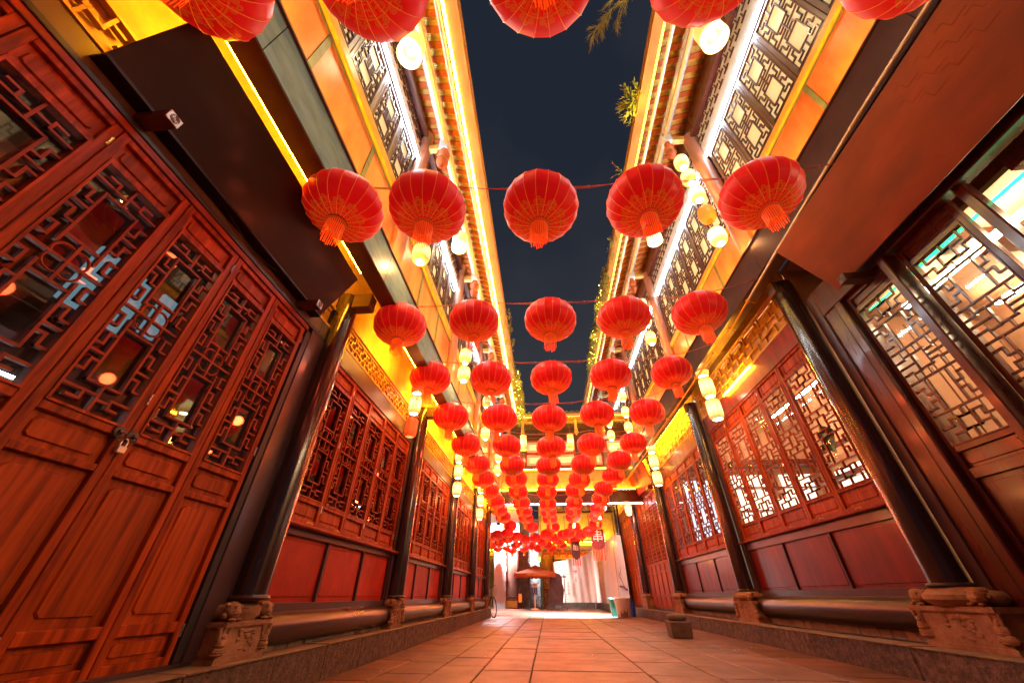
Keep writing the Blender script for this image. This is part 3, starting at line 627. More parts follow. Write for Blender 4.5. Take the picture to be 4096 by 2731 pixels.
PR = dict(wall=4.37, y0=-1.8, y1=24.3, cols=[4.99, 9.80, 14.65, 19.5, 24.1], cr=.165, cd=4.25, jamb=.16, stone=(.275, .63, .79), sw=.95, sd=.5, sf=4.09,
  bays=[(4.99, 9.80, 'winlit'), (9.80, 14.65, 'wincool'), (14.65, 19.5, 'grid'), (19.5, 24.1, 'gridlit')], log=(.545, .17), pan=(.80, 1.52), sill=1.68, win=(1.70, 4.18), lint=(4.18, 4.58), frz=(4.62, 5.22),
  beam=(3.78, 4.06, 5.15, 5.72), uw=4.15, sheet=(5.92, 6.94), yl=(6.98, 7.12), nsh=4, uwin=(7.17, 9.05), ucr=.17, wb=(9.12, 9.52), ufr=(9.54, 10.04), nuw=6,
  eave=(2.70, 10.47), ebw=.22, pur=(3.50, 10.44), pur2=(3.10, 10.40), slope=.30, rs=.26, k=1.25, pend=(9.45, 10.40), pat=PB, glass='glass', stile=.06, lw=.018, int='cream', fl=3.2, cache={})
LB, putL, BL = building(-1, 'two storey red timber building along the left, with a padlocked door at the near end', PL)
RB, putR, BR = building(1, 'taller two storey red timber building along the right, with bright rooms behind its lattice windows', PR)

# yellow light strips tucked behind the box beams
for (y0, y1) in ((-.2, 3.05), (3.85, 6.85), (7.2, 10.35), (10.7, 13.9), (14.2, 17.2)):
    b = MB(); BL(b, 2.135, 2.15, y0, y1, 3.97, 4.02, 'led'); putL('yellow_light_strip', b)
for (y0, y1) in ((10.2, 14.3), (15.0, 19.2), (19.9, 23.8)):
    b = MB(); BR(b, 4.065, 4.08, y0, y1, 5.17, 5.23, 'led'); putR('yellow_light_strip', b)
b = MB(); b.tube((4.31, 6.75, 4.56), (4.31, 8.1, 4.56), .018, .018, 8, 'led'); putR('yellow_light_tube', b)
for B_, put_, d, z, y0, y1, dz in ((BL, putL, 1.93, 4.485, -1.0, 17.2, .02), (BR, putR, 3.83, 5.755, -1.0, 17.0, .02)):
    b = MB(); B_(b, d, d + .03, y0, y1, z, z + dz, 'ledo'); put_('orange_light_strip', b)

# ------------------------------------------------------------------ left near door bay
zd0, zd1 = .31, 3.10
b = MB(); BL(b, 2.53, 2.66, -1.6, 3.30, .285, .312, 'dark'); BL(b, 2.53, 2.64, -1.6, 3.10, 3.10, 3.155, 'lat'); BL(b, 2.52, 2.64, -1.6, 3.30, 3.156, 3.20, 'iron'); BL(b, 2.53, 2.64, 3.03, 3.10, .312, 3.155, 'iron'); BL(b, 2.52, 2.64, 3.10, 3.36, .312, 3.155, 'dark'); putL('door_frame', b, bevel=.004)
b = MB(); BL(b, 2.54, 2.62, -1.6, 3.36, 3.20, 3.38, 'soff'); putL('lintel_board', b)
b = MB(); BL(b, 2.59, 2.61, -1.6, 3.36, 3.38, 3.70, 'ochre'); BL(b, 2.55, 2.61, -1.6, 3.36, 3.70, 4.37, 'ochre'); putL('wall_board', b)
b = MB(); BL(b, 2.53, 2.58, -1.6, 3.36, 3.38, 3.41, 'gild'); BL(b, 2.53, 2.58, -1.6, 3.36, 3.66, 3.69, 'gild')
for q in range(16):
    u = -1.5 + q * .3
    BL(b, 2.535, 2.575, u, u + .2, 3.5, 3.52, 'gild'); BL(b, 2.537, 2.573, u + .1, u + .12, 3.41, 3.5, 'gild'); BL(b, 2.537, 2.573, u + .2, u + .22, 3.5, 3.66, 'gild'); BL(b, 2.536, 2.574, u + .22, u + .3, 3.59, 3.61, 'gild')
putL('frieze_lattice', b)
lw_ = .525
dl = leaf_set(lw_ - .006, [zd0, ('p', .36, .486), ('p', .546, 1.27), ('p', 1.31, 1.478), ('l', 1.525, 2.86), ('p', 2.895, 3.055), zd1], PA, 'wood', 'wood2', 'lat', 'glassd', sw=.05, th=.06, lw=.015)
for q in range(8): put_leaf('door_leaf', dl, LB, -2.545, 3.02 - (q + 1) * lw_ + .003, -1, lw_ - .006, hinge=(q % 2 == 0))
# ring pulls
b = MB()
for dy in (-.045, .035):
    b.lathe([(0, .02), (.012, .02), (.02, .008), (.036, .004), (.038, 0)], 18, 'bronze')
b = MB()
for dy in (-.045, .04):
    c_ = Vector((-2.54, 1.955 + dy, 1.50))
    n_ = 18; vs = []
    for r_, x_ in ((.038, 0), (.034, .006), (.016, .008), (.012, .022), (0.0001, .026)):
        vs += [(c_.x + x_, c_.y + r_ * cos(2 * pi * i / n_), c_.z + r_ * sin(2 * pi * i / n_)) for i in range(n_)]
    b.add(vs, [(j * n_ + i, j * n_ + (i + 1) % n_, (j + 1) * n_ + (i + 1) % n_, (j + 1) * n_ + i) for j in range(4) for i in range(n_)], 'bronze')
    pts = [(c_.x + .022 + .006 * sin(2 * pi * i / 14), c_.y - dy * .25 + .024 * sin(2 * pi * i / 14), c_.z - .026 + .026 * cos(2 * pi * i / 14)) for i in range(15)]
    b.path(pts, .0035, 6, 'bronze')
putL('ring_pull', b, smooth=True)
pad = thing('padlock', 'small steel padlock joining the two ring pulls on the left near door', 'padlock', (-2.515, 1.955, 1.415))
b = MB(); b.box(-2.527, -2.505, 1.928, 1.982, 1.385, 1.428, 'metal'); obj('lock_body', b.mesh('lock_body', bevel=.005), pad, (0, 0, 0))
b = MB(); b.path([(-2.516, 1.938, 1.425), (-2.516, 1.938, 1.455), (-2.516, 1.945, 1.468), (-2.516, 1.955, 1.472), (-2.516, 1.965, 1.468), (-2.516, 1.972, 1.455), (-2.516, 1.972, 1.425)], .0045, 8, 'metal'); obj('shackle', b.mesh('shackle', smooth=True), pad, (0, 0, 0))
# things seen through the door glass: poster and lit cabinet
ps = thing('food_poster', 'noodle poster with a yellow 8 behind the glass of the left near door', 'poster', (-2.68, .62, 1.95))
b = MB(); b.box(-2.690, -2.684, .44, .86, 1.98, 2.62, 'poster'); obj('sheet', b.mesh('poster_sheet'), ps, (0, 0, 0))
b = MB(); b.ell((-2.682, .64, 2.46), .004, .15, .09, 'bowl', 16, 6); b.ell((-2.679, .64, 2.50), .004, .11, .045, 'yellowp', 14, 6, .2); obj('bowl_print', b.mesh('bowl_print', smooth=True), ps, (0, 0, 0))
b = MB()
for yy, zz in ((.56, 2.27), (.74, 2.24)): b.ell((-2.682, yy, zz), .003, .05, .05, 'redink', 16, 6)
obj('round_spot', b.mesh('round_spot', smooth=True), ps, (0, 0, 0))
FX = lambda y, z, x=-2.677: frame((x, y, z), (0, 1, 0), (0, 0, 1))
for ch, yy, zz in (('味', .56, 2.27), ('面', .74, 2.24)): text('poster_character', ch, .07, 'board', ps, FX(yy, zz))
text('poster_number', '18', .17, 'yellowp', ps, FX(.56, 2.09)); text('poster_price', 'RMB', .05, 'yellowp', ps, FX(.73, 2.06)); text('poster_line', '主料：面条100g', .03, 'redink', ps, FX(.66, 2.165))
cab = thing('display_fridge', 'pale lit glass fronted cabinet inside behind the left near door', 'cabinet', (-3.7, 1.3, .3))
b = MB(); b.box(-4.0, -3.6, .9, 2.1, .3, 2.4, 'iron'); obj('body', b.mesh('fridge_body', bevel=.02), cab, (0, 0, 0))
b = MB()
for q in range(4): b.box(-3.595, -3.59, 1.0, 2.0, .55 + q * .45, .57 + q * .45, 'cool')
obj('shelf_light', b.mesh('shelf_light'), cab, (0, 0, 0))
b = MB(); b.box(-3.59, -3.585, .95, 2.05, .4, 2.3, 'glass'); obj('glass_door', b.mesh('glass_door'), cab, (0, 0, 0))

b = MB()
for (y0, y1, z0, z1) in ((-.5, .5, 2.7, 3.65), (.62, .95, 3.5, 3.9), (1.1, 1.5, 2.2, 2.6), (2.35, 3.0, 3.15, 3.9), (3.15, 3.35, 3.3, 3.9)): BL(b, 4.80, 4.84, y0, y1, z0, z1, 'dimcool')  # glowing patches added to stand in for cool reflections on the glass
putL('cool_glare_patch', b)
b = MB()
for q in range(9): BL(b, 3.0, 4.6, -1.4 + q * .55, -1.36 + q * .55, 3.98, 4.06, 'dwood')
putL('ceiling_joist', b)

bl_ = thing('poster_fill_lamp', 'added warm fill bulb lighting the poster behind the left near door', 'bulb', (-3.5, 1.6, 3.5))  # lamp added to brighten the poster
b = MB(); b.ell((-3.5, 1.6, 3.5), .035, .035, .045, 'lamp', 10, 7); b.tube((-3.5, 1.6, 3.54), (-3.5, 1.6, 4.1), .004, .004, 4, 'iron'); obj('bulb', b.mesh('bulb'), bl_, (0, 0, 0)); point('bulb_light', (-3.5, 1.6, 3.42), (1, .5, .25), 22, .05, bl_)

# black sign board leaning out above the door
def plaque(name, label, s, y0, y1, db, zb, dt, zt, k, yk=None, th=.03):
    r = thing(name, label, 'sign', (s * db, (y0 + y1) / 2, zb))
    b = MB(); n = Vector((s * (dt - db), 0, zt - zb)).normalized(); o = Vector((n.z * -s, 0, 0)) ; o = Vector((-s * n.z, 0, s * n.x * 1)) ; o = n.cross(Vector((0, 1, 0))) * (-s if False else 1)
    if o.x * -s < 0: o = -o
    o = o * th
    P0 = [(s * db, zb), (s * dt, zt)]
    vs = []
    for (x, z) in P0:
        for y in (y0, y1): vs.append((x, y, z))
    vs += [(v[0] - o.x, v[1], v[2] - o.z) for v in vs]
    b.add(vs, [(0, 1, 3, 2), (4, 6, 7, 5), (0, 4, 5, 1), (2, 3, 7, 6), (0, 2, 6, 4), (1, 5, 7, 3)], k)
    obj('board', b.mesh('board', bevel=.004), r, (0, 0, 0)); return r, n, o
sg, sn, so = plaque('shop_sign', 'long black sign board leaning out over the left near door', -1, .58, 3.02, 2.44, 3.29, 2.13, 3.83, 'sign')
b = MB(); b.box(-2.558, -2.43, .58, 3.02, 3.27, 3.295, 'sign'); obj('light_stop_rail', b.mesh('light_stop_rail'), sg, (0, 0, 0))  # rail added to block strip light spilling below the sign
for y in (.93, 2.78):
    b = MB(); b.box(-2.56, -2.30, y - .045, y + .045, 3.20, 3.28, 'dark'); o = obj('sign_bracket', b.mesh('sign_bracket', bevel=.004), sg, (0, 0, 0))
    b = MB(); b.box(-2.302, -2.296, y - .043, y + .043, 3.202, 3.278, 'pipe'); o2 = obj('emblem_plate', b.mesh('emblem_plate'), sg, (0, 0, 0))
    b = MB()
    for r_ in (.028, .019, .009):
        pts = [(-2.293, y + r_ * cos(2 * pi * i / 14), 3.24 + r_ * 1.15 * sin(2 * pi * i / 14)) for i in range(15)]; b.path(pts, .002, 4, 'dark')
    for i in range(8): b.tube((-2.293, y + .02 * cos(i * pi / 4), 3.24 + .023 * sin(i * pi / 4)), (-2.293, y + .027 * cos(i * pi / 4 + .3), 3.24 + .031 * sin(i * pi / 4 + .3)), .002, .002, 4, 'dark')
    obj('round_emblem', b.mesh('round_emblem'), sg, (0, 0, 0))
rs_, rn, ro = plaque('maroon_sign', 'broad maroon sign board leaning out over the right near doors', 1, -1.7, 4.05, 4.17, 4.17, 3.66, 4.98, 'redsign', th=.05)
def key_fret(b, s, db, zb, dt, zt, y0, y1, k, off):
    n = Vector((s * (dt - db), 0, zt - zb)); L = n.length; n.normalize(); o = off.normalized() * .004
    def seg(u0, v0, u1, v1):
        a = Vector((s * db, y0 + u0, zb)) + n * v0 + o; c = Vector((s * db, y0 + u1, zb)) + n * v1 + o; b.tube(a, c, .0022, .0022, 4, k)
    u = 0
    while u < y1 - y0 - .4:
        for i in range(3):
            v = L * .56 + i * .12; w_ = .14; oo = (i % 2) * .1
            seg(u + oo, v, u + oo + w_, v); seg(u + oo + w_, v, u + oo + w_, v + .08); seg(u + oo + w_, v + .08, u + oo + w_ + .07, v + .08)
        u += .24
b = MB(); key_fret(b, 1, 4.17, 4.17, 3.66, 4.98, -1.2, 2.3, 'redsign', ro); tag(obj('raised_fret', b.mesh('raised_fret'), rs_, (0, 0, 0)), kind='stuff')
b = MB(); b.box(4.02, 4.36, 3.72, 3.84, 4.06, 4.18, 'dark'); obj('sign_bracket', b.mesh('sign_bracket', bevel=.006), rs_, (0, 0, 0))
b = MB(); b.box(4.012, 4.019, 3.725, 3.835, 4.065, 4.175, 'soff'); obj('emblem_plate', b.mesh('emblem_plate'), rs_, (0, 0, 0))
b = MB()
for r_ in (.042, .028, .013): b.path([(4.009, 3.78 + r_ * cos(2 * pi * i / 14), 4.12 + r_ * sin(2 * pi * i / 14)) for i in range(15)], .003, 4, 'dark')
obj('round_emblem', b.mesh('round_emblem'), rs_, (0, 0, 0))

# ------------------------------------------------------------------ right near shop front: posts, glass lattice doors, open room
b = MB()
BR(b, 4.36, 4.46, 4.45, 4.80, .275, 4.18, 'dwood'); BR(b, 4.355, 4.45, 4.42, 4.447, .275, 4.18, 'joint'); putR('wall_panel_board', b, bevel=.005)
b = MB(); BR(b, 4.33, 4.47, 4.30, 4.418, .275, 4.18, 'dwood'); BR(b, 4.30, 4.50, 3.46, 3.56, .275, 4.18, 'dwood'); BR(b, 4.34, 4.5, -1.8, 4.8, 4.18, 4.62, 'dwood'); BR(b, 4.40, 4.50, 2.50, 2.60, .275, 4.18, 'dwood'); putR('door_post', b, bevel=.012)
b = MB(); BR(b, 4.40, 4.9, -1.8, 4.5, .27, .31, 'dwood'); putR('threshold', b)
w_ = .72
rl = leaf_set(w_, [.31, ('p', .38, 1.70), ('p', 1.80, 1.97), ('l', 2.03, 3.92), ('p', 3.98, 4.12), 4.18], PB, 'dwood', 'dwood', 'dwood', 'glass', sw=.055, th=.06, lw=.018)
put_leaf('door_leaf', rl, RB, 4.42, 3.575, 1, w_); put_leaf('door_leaf', rl, RB, 4.46, 2.62, 1, w_ + .1)
b = MB()   # room
BR(b, 4.9, 7.6, -1.8, 4.9, 4.30, 4.36, 'cream'); BR(b, 7.6, 7.7, -1.8, 4.9, .2, 4.3, 'cream')
for q in range(5): BR(b, 4.7, 7.6, -1.2 + q * 1.1, -.95 + q * 1.1, 4.12, 4.30, 'dwood')
for q in range(12): BR(b, 4.9 + q * .22, 5.09 + q * .22, 4.84, 4.90, .28, 4.1, 'floor_in' if q % 4 == 1 else 'cream')
putR('shop_room', b)
b = MB(); BR(b, 5.2, 5.3, -.6, 4.4, 4.06, 4.10, 'warm'); BR(b, 6.4, 6.5, -.6, 4.4, 4.06, 4.10, 'warm'); putR('shop_ceiling_light', b)
b = MB(); BR(b, 4.62, 4.64, .2, 4.3, 3.95, 3.98, 'greenl'); putR('green_light_strip', b)
b = MB()
BR(b, 5.6, 6.6, 1.2, 3.8, .3, 1.2, 'dwood'); BR(b, 5.5, 6.7, 1.1, 3.9, 1.2, 1.26, 'wood'); putR('shop_counter', b, bevel=.01)
# lit rooms behind bay 1 and bay 2
b = MB(); BR(b, 4.9, 5.0, 5.6, 9.2, 4.35, 4.40, 'warm'); BR(b, 5.7, 5.8, 5.6, 9.2, 4.35, 4.40, 'warm'); putR('room_ceiling_light', b)
for q in range(5):
    b = MB(); BR(b, 4.62 + q * .38, 4.96 + q * .38, 9.66, 9.70, .9, 3.15 if q != 2 else 2.6, 'shopw'); putR('room_glow_panel', b)  # glowing panels added to brighten the lower half of the room
b = MB(); BR(b, 6.5, 6.56, 5.7, 8.9, 1.0, 3.0, 'shopw'); putR('room_glow_wall', b)  # glowing sheet added along the back of the room
b = MB()
for q in range(4): BR(b, 4.6, 6.5, 9.45, 9.64, 1.3 + q * .5, 1.33 + q * .5, 'dwood')
BR(b, 4.6, 6.6, 9.3, 9.66, 3.3, 3.42, 'dwood'); putR('wall_shelf', b)
b = MB(); BR(b, 5.6, 6.2, 5.6, 8.8, .3, 1.25, 'dwood'); BR(b, 6.3, 6.5, 5.3, 9.2, 2.75, 2.85, 'dwood'); BR(b, 6.3, 6.5, 5.3, 9.2, 3.4, 3.44, 'dwood'); putR('room_counter', b, bevel=.01)
b = MB(); BR(b, 4.9, 5.0, 10.3, 12.9, 4.35, 4.40, 'cool'); BR(b, 4.7, 6.2, 13.2, 13.24, 1.2, 3.9, 'coolp'); putR('cool_room_glow', b)  # tube, plus an upright glowing panel added behind the windows
b = MB(); BR(b, 4.9, 5.0, 15.1, 19.0, 4.35, 4.4, 'warm'); BR(b, 4.9, 5.0, 20, 23.6, 4.35, 4.4, 'warm'); putR('room_ceiling_light', b)
# sticker notices inside right bay 1 (QR notice left out)
st = thing('green_notice', 'green diamond notice stuck inside the first right lattice window', 'notice', (4.47, 5.9, 2.6))
b = MB(); b.add([(4.425, 5.86 + .2 * a, 2.72 + .24 * c) for a, c in ((-1, .3), (.2, 1), (1, -.3), (-.2, -1))], [(0, 1, 2, 3)], 'green'); obj('sheet', b.mesh('notice'), st, (0, 0, 0))

# far right leaning plaque with calligraphy
cs, cn, co = plaque('calligraphy_sign', 'glossy red plaque with brush calligraphy leaning out over the third right bay', 1, 14.95, 18.6, 4.16, 4.30, 3.86, 5.30, 'paint', th=.05)
b = MB(); b.box(4.10, 4.36, 15.4, 15.6, 4.18, 4.30, 'lat'); b.box(4.10, 4.36, 17.9, 18.1, 4.18, 4.30, 'lat'); obj('sign_bracket', b.mesh('sign_bracket', bevel=.01), cs, (0, 0, 0))
for ch, yy, v, sz in (('濂', 16.6, .50, .55), ('溪', 15.8, .62, .38), ('書', 17.35, .34, .38)):
    o_ = Vector((4.16, yy, 4.30)) + cn * v * 1.05 + co.normalized() * .01; text('brush_character', ch, sz, 'ink', cs, frame(o_, (0, -1, 0), cn))

# ------------------------------------------------------------------ bridge building across the alley
br = thing('bridge_building', 'timber gallery with tiled eave crossing the alley at its far end', 'building', (1, 17.6, 4.05))
def putB(n, b, **kw): return obj(n, b.mesh(n, **kw), br, (0, 0, 0))
xa, xb = -2.2, 4.3; Yf = 17.7
b = MB(); b.box(xa, xb, Yf - .25, Yf + .5, 4.10, 4.55, 'dwood'); b.box(xa, xb, Yf - .3, Yf + .5, 4.55, 4.62, 'gild'); putB('beam', b, bevel=.008)
x = xa; i = 0
while x < xb: b = MB(); b.box(x + .004, x + .246, Yf - .02, Yf + .05, 4.66, 5.52, 'ochre'); putB('wall_plank', b, bevel=.004); x += .25
b = MB(); b.box(xa, xb, Yf - .28, Yf - .27, 4.625, 4.65, 'led'); b.box(xa, xb, Yf - .12, Yf - .10, 5.58, 5.60, 'eled'); putB('yellow_light_strip', b)
b = MB(); b.box(xa, xb, Yf - .10, Yf + .05, 5.52, 5.57, 'gild'); b.box(xa, xb, Yf - .08, Yf + .05, 5.62, 5.72, 'dwood'); b.box(xa, xb, Yf - .08, Yf + .05, 7.0, 7.12, 'dwood'); b.box(xa, xb, Yf - .07, Yf + .06, 7.12, 7.30, 'dwood'); putB('rail', b, bevel=.006)
b = MB(); b.box(xa, xb, Yf + .06, Yf + .12, 4.6, 8.0, 'darkint'); putB('back_wall', b)
b = MB(); b.box(xa, xb, Yf - .2, Yf - .17, 4.03, 4.055, 'cool'); putB('white_light_strip', b)
nb = 5; bw = (xb - xa) / nb
for i in range(nb):
    x0 = xa + i * bw; b = MB(); b.box(x0 - .09, x0 + .09, Yf - .12, Yf + .06, 5.73, 7.0, 'dwood'); putB('post', b, bevel=.01)
    for (za, zb, dv) in ((6.42, 6.94, 1), (5.80, 6.30, 1)):
        f = MB(); f.box(x0 + .10, x0 + bw - .10, Yf - .04, Yf + .03, za - .06, za, 'lat'); f.box(x0 + .10, x0 + bw - .10, Yf - .04, Yf + .03, zb, zb + .05, 'lat'); f.box(x0 + .10, x0 + .17, Yf - .041, Yf + .03, za, zb, 'lat'); f.box(x0 + bw - .17, x0 + bw - .10, Yf - .041, Yf + .03, za, zb, 'lat')
        o = putB('window', f, bevel=.004)
        p = MB(); p.box(x0 + .17, x0 + bw - .17, Yf + .0, Yf + .02, za, zb, 'paper'); obj('pane', p.mesh('pane'), o)
        l = MB()
        for q in range(18):   # carved curl border
            u = x0 + .2 + q * (bw - .4) / 17
            for zz in (za + .05, zb - .05): l.path([(u + .035 * cos(t), Yf - .01, zz + .035 * sin(t)) for t in (0, 1.57, 3.14, 4.71, 6.28)], .006, 4, 'lat')
        for q in range(5):
            for u in (x0 + .22, x0 + bw - .22): l.path([(u + .035 * cos(t), Yf - .01, za + .08 + q * (zb - za - .16) / 4 + .035 * sin(t)) for t in (0, 1.57, 3.14, 4.71, 6.28)], .006, 4, 'lat')
        l.box(x0 + .27, x0 + .28, Yf - .015, Yf - .002, za + .09, zb - .09, 'lat'); l.box(x0 + bw - .28, x0 + bw - .27, Yf - .015, Yf - .002, za + .09, zb - .09, 'lat'); l.box(x0 + .28, x0 + bw - .28, Yf - .015, Yf - .002, za + .09, za + .1, 'lat'); l.box(x0 + .28, x0 + bw - .28, Yf - .015, Yf - .002, zb - .1, zb - .09, 'lat')
        obj('lattice', l.mesh('lattice'), o)
    b = MB()
    b.lathe([(0, 0), (.05, .03), (.03, .06), (.09, .12), (.1, .2), (.06, .26), (.09, .3), (.06, .34), (.055, .5)], 12, 'gild', (x0, Yf - .55, 7.05)); b.box(x0 - .06, x0 + .06, Yf - .61, Yf - .49, 7.5, 7.85, 'gild'); putB('hanging_post', b, smooth=True)
b = MB()
u = xa
while u < xb:
    b.tube((u, Yf - .5, 7.45), (u + .22, Yf - .5, 7.75), .014, .014, 4, 'dwood'); b.tube((u + .22, Yf - .5, 7.45), (u + .12, Yf - .5, 7.75), .012, .012, 4, 'dwood'); u += .2
b.box(xa, xb, Yf - .52, Yf - .48, 7.42, 7.45, 'dwood'); b.box(xa, xb, Yf - .52, Yf - .48, 7.75, 7.79, 'gild'); putB('fretwork', b)
b = MB(); b.box(xa, xb, Yf - .95, Yf + .3, 7.90, 7.93, 'tilelow'); b.box(xa, xb, Yf - 1.0, Yf - .95, 7.86, 7.99, 'gild'); b.box(xa, xb, Yf - .97, Yf + .9, 7.99, 8.03, 'tile'); putB('eave', b)
b = MB(); b.box(xa, xb, Yf - .94, Yf - .92, 7.87, 7.89, 'eled'); putB('eave_light_strip', b)
u = xa + .1
me = MB()
for i in range(9):
    t = pi * i / 8
tm = MB(); N = 8
vs = [(.085 * cos(pi * i / N), -.0, .085 * sin(pi * i / N)) for i in range(N + 1)] + [(.085 * cos(pi * i / N), 1.9, .085 * sin(pi * i / N) + .75) for i in range(N + 1)]
tm.add(vs, [(i, i + 1, N + 2 + i, N + 1 + i) for i in range(N)] + [tuple(range(N + 1))], 'tile'); tmm = tm.mesh('roof_tile', smooth=True)
dm = MB(); dm.add([(.1 * cos(a), 0, .075 * sin(a)) for a in (3.14, 3.5, 4.0, 4.35, 4.71, 5.07, 5.4, 5.9, 6.28)], [tuple(range(9))], 'tile'); dmm = dm.mesh('drip_tile')
while u < xb:
    obj('roof_tile', tmm, br, (u, Yf - 1.05, 8.04)); obj('drip_tile', dmm, br, (u + .13, Yf - 1.04, 8.05)); u += .26

# ------------------------------------------------------------------ court beyond the bridge
cw = thing('gate_wall', 'bright floodlit white wall standing beyond the bridge on the left', 'wall', (-3.2, 29.4, 0))
b = MB(); b.box(-3.62, -2.83, 29.2, 29.7, 0, 6.2, 'plaster'); b.box(-2.83, -1.9, 29.4, 29.8, 3.35, 6.2, 'plaster'); b.box(-6, -3.62, 29.4, 29.8, 3.9, 6.2, 'plaster'); b.box(-7.5, -5.2, 29.4, 29.8, 0, 6.2, 'plaster'); obj('wall', b.mesh('wall'), cw, (0, 0, 0))
for r in range(9):   # quoin blocks
    for q in range(2):
        b = MB(); b.box(-3.2 + q * .19 + (r % 2) * .08 - .04, -3.2 + q * .19 + .18 + (r % 2) * .08 - .04, 29.185, 29.2, .1 + r * .28, .36 + r * .28, 'plaster'); obj('wall_block', b.mesh('wall_block'), cw, (0, 0, 0))
gd = thing('gate_door', 'tall brown wooden gate leaf with brass band and ring handle', 'door', (-2.4, 29.5, 0))
b = MB(); b.box(-2.86, -2.05, 29.45, 29.53, .02, 3.35, 'door'); b.box(-2.045, -1.95, 29.3, 29.6, .0, 3.35, 'dwood'); obj('leaf', b.mesh('leaf', bevel=.01), gd, (0, 0, 0))
b = MB(); b.box(-2.86, -2.05, 29.43, 29.45, .05, .42, 'brass'); obj('kick_plate', b.mesh('kick_plate'), gd, (0, 0, 0))
b = MB()
for q in range(12): b.tube((-2.86 + q * .067, 29.435, .60), (-2.80 + q * .067, 29.435, .68), .016, .016, 6, 'brass')
obj('rope_band', b.mesh('rope_band'), gd, (0, 0, 0))
b = MB(); b.ell((-2.14, 29.42, 1.95), .07, .04, .11, 'brass', 10, 7, .1); b.path([(-2.14 + .06 * cos(t / 2), 29.4, 1.78 + .11 * sin(t / 2)) for t in range(14)], .015, 6, 'brass'); obj('ring_handle', b.mesh('ring_handle', smooth=True), gd, (0, 0, 0))
sw = thing('slate_wall', 'wall clad with thin grey slate strips behind the umbrella', 'wall', (-1.2, 30, 0))
b = MB(); b.box(-1.95, -.5, 30.0, 30.3, 0, 5.4, 'slate'); obj('wall', b.mesh('wall'), sw, (0, 0, 0))
cnt = 0; z = .02; sm = MB()
while z < 3.4:
    h = random.uniform(.05, .085); x = -1.95
    while x < -.5:
        l = random.uniform(.2, .5); d_ = random.uniform(.01, .05)
        q = MB() if cnt < 240 else sm
        q.box(x, min(x + l, -.5) - .006, 30 - d_, 30, z, z + h - .006, 'slate')
        if cnt < 240: obj('slate_strip', q.mesh('slate_strip'), sw, (0, 0, 0))
        cnt += 1; x += l
    z += h
if sm.v: tag(obj('slate_cladding', sm.mesh('slate_cladding'), sw, (0, 0, 0)), kind='stuff')
cb = thing('courtyard_building', 'yellow lit building with lattice windows closing the far court on the right', 'building', (2, 32.2, 0))
def putC(n, b, **kw): return obj(n, b.mesh(n, **kw), cb, (0, 0, 0))
b = MB(); b.box(-.5, 7, 32.2, 32.5, 0, 9, 'ochre'); putC('wall', b)
b = MB(); b.box(-.48, -.36, 32.0, 32.2, 0, 4.4, 'teal'); b.box(.42, .58, 31.95, 32.2, 0, 4.4, 'dwood'); b.box(3.9, 4.05, 31.95, 32.2, 0, 4.4, 'dwood'); b.box(-.5, 6, 32.08, 32.2, 3.55, 3.9, 'dark'); b.box(.6, 6, 32.1, 32.2, 2.95, 3.05, 'gild'); putC('post', b, bevel=.01)
cl_ = leaf_set(.6, [.1, ('p', .2, 1.0), ('l', 1.1, 3.3), 3.45], PC, 'wood', 'wood2', 'lat', 'paper', sw=.06, lw=.03)
for q in range(9): o = obj('door_leaf', cl_['frame'], cb, (-.33 + .63 * q if q else -.33, 32.19, 0), -pi / 2); [obj(nn, cl_[nn], o) for nn in ('bead', 'lattice', 'pane')]; obj('panel', cl_['panels'][0], o)
b = MB()
for q in range(8):
    b.box(-.4 + q * .95, -.36 + q * .95, 32.17, 32.2, 4.3, 6.0, 'dwood')
b.box(-.5, 7, 32.15, 32.2, 4.25, 4.35, 'gild'); b.box(-.5, 7, 32.15, 32.2, 6.0, 6.15, 'gild'); putC('upper_panel_frame', b)
ul = leaf_set(.7, [6.2, ('l', 6.28, 7.6), 7.7], PC, 'uwood', 'uwood', 'uwood', 'paper', sw=.05, lw=.03)
for q in range(8): o = obj('upper_window', ul['frame'], cb, (.1 + .72 * q, 32.19, 0), -pi / 2); [obj(nn, ul[nn], o) for nn in ('bead', 'lattice', 'pane')]
b = MB(); b.box(-.5, 6.5, 31.9, 31.92, 4.05, 4.1, 'led'); putC('yellow_light_strip', b)
b = MB(); b.box(-.6, 6.5, 31.7, 32.2, 4.12, 4.25, 'ochre'); putC('ledge', b)
area('wall_wash_fill', (2.2, 31.5, 4.3), (2.2, 32.3, 5.6), (1, .55, .05), 260, 6, .1, cb); area('wall_wash_fill', (2.2, 31.6, 4.0), (2.2, 32.3, 3.0), (1, .5, .05), 110, 6, .1, cb)  # unseen area lamps added to wash wall and doors yellow
cf = thing('court_roof', 'yellow lit tiled eave over the bright gate beyond the bridge', 'roof', (-2.2, 27, 6.2))
b = MB(); b.add([(-6, 26.6, 6.05), (-.9, 26.6, 6.05), (-.9, 29.6, 6.9), (-6, 29.6, 6.9), (-6, 26.6, 6.2), (-.9, 26.6, 6.2), (-.9, 29.6, 7.05), (-6, 29.6, 7.05)], [(0, 1, 2, 3), (4, 5, 6, 7), (0, 1, 5, 4), (1, 2, 6, 5), (2, 3, 7, 6), (3, 0, 4, 7)], 'ochre'); obj('roof_deck', b.mesh('roof_deck'), cf, (0, 0, 0))
tmc = MB(); tmc.add([(.09 * cos(pi * i / 6), 0, .09 * sin(pi * i / 6)) for i in range(7)] + [(.09 * cos(pi * i / 6), 3, .09 * sin(pi * i / 6) + .85) for i in range(7)], [(i, i + 1, 8 + i, 7 + i) for i in range(6)] + [tuple(range(7))], 'tile'); tmc = tmc.mesh('roof_tile')
u = -5.9
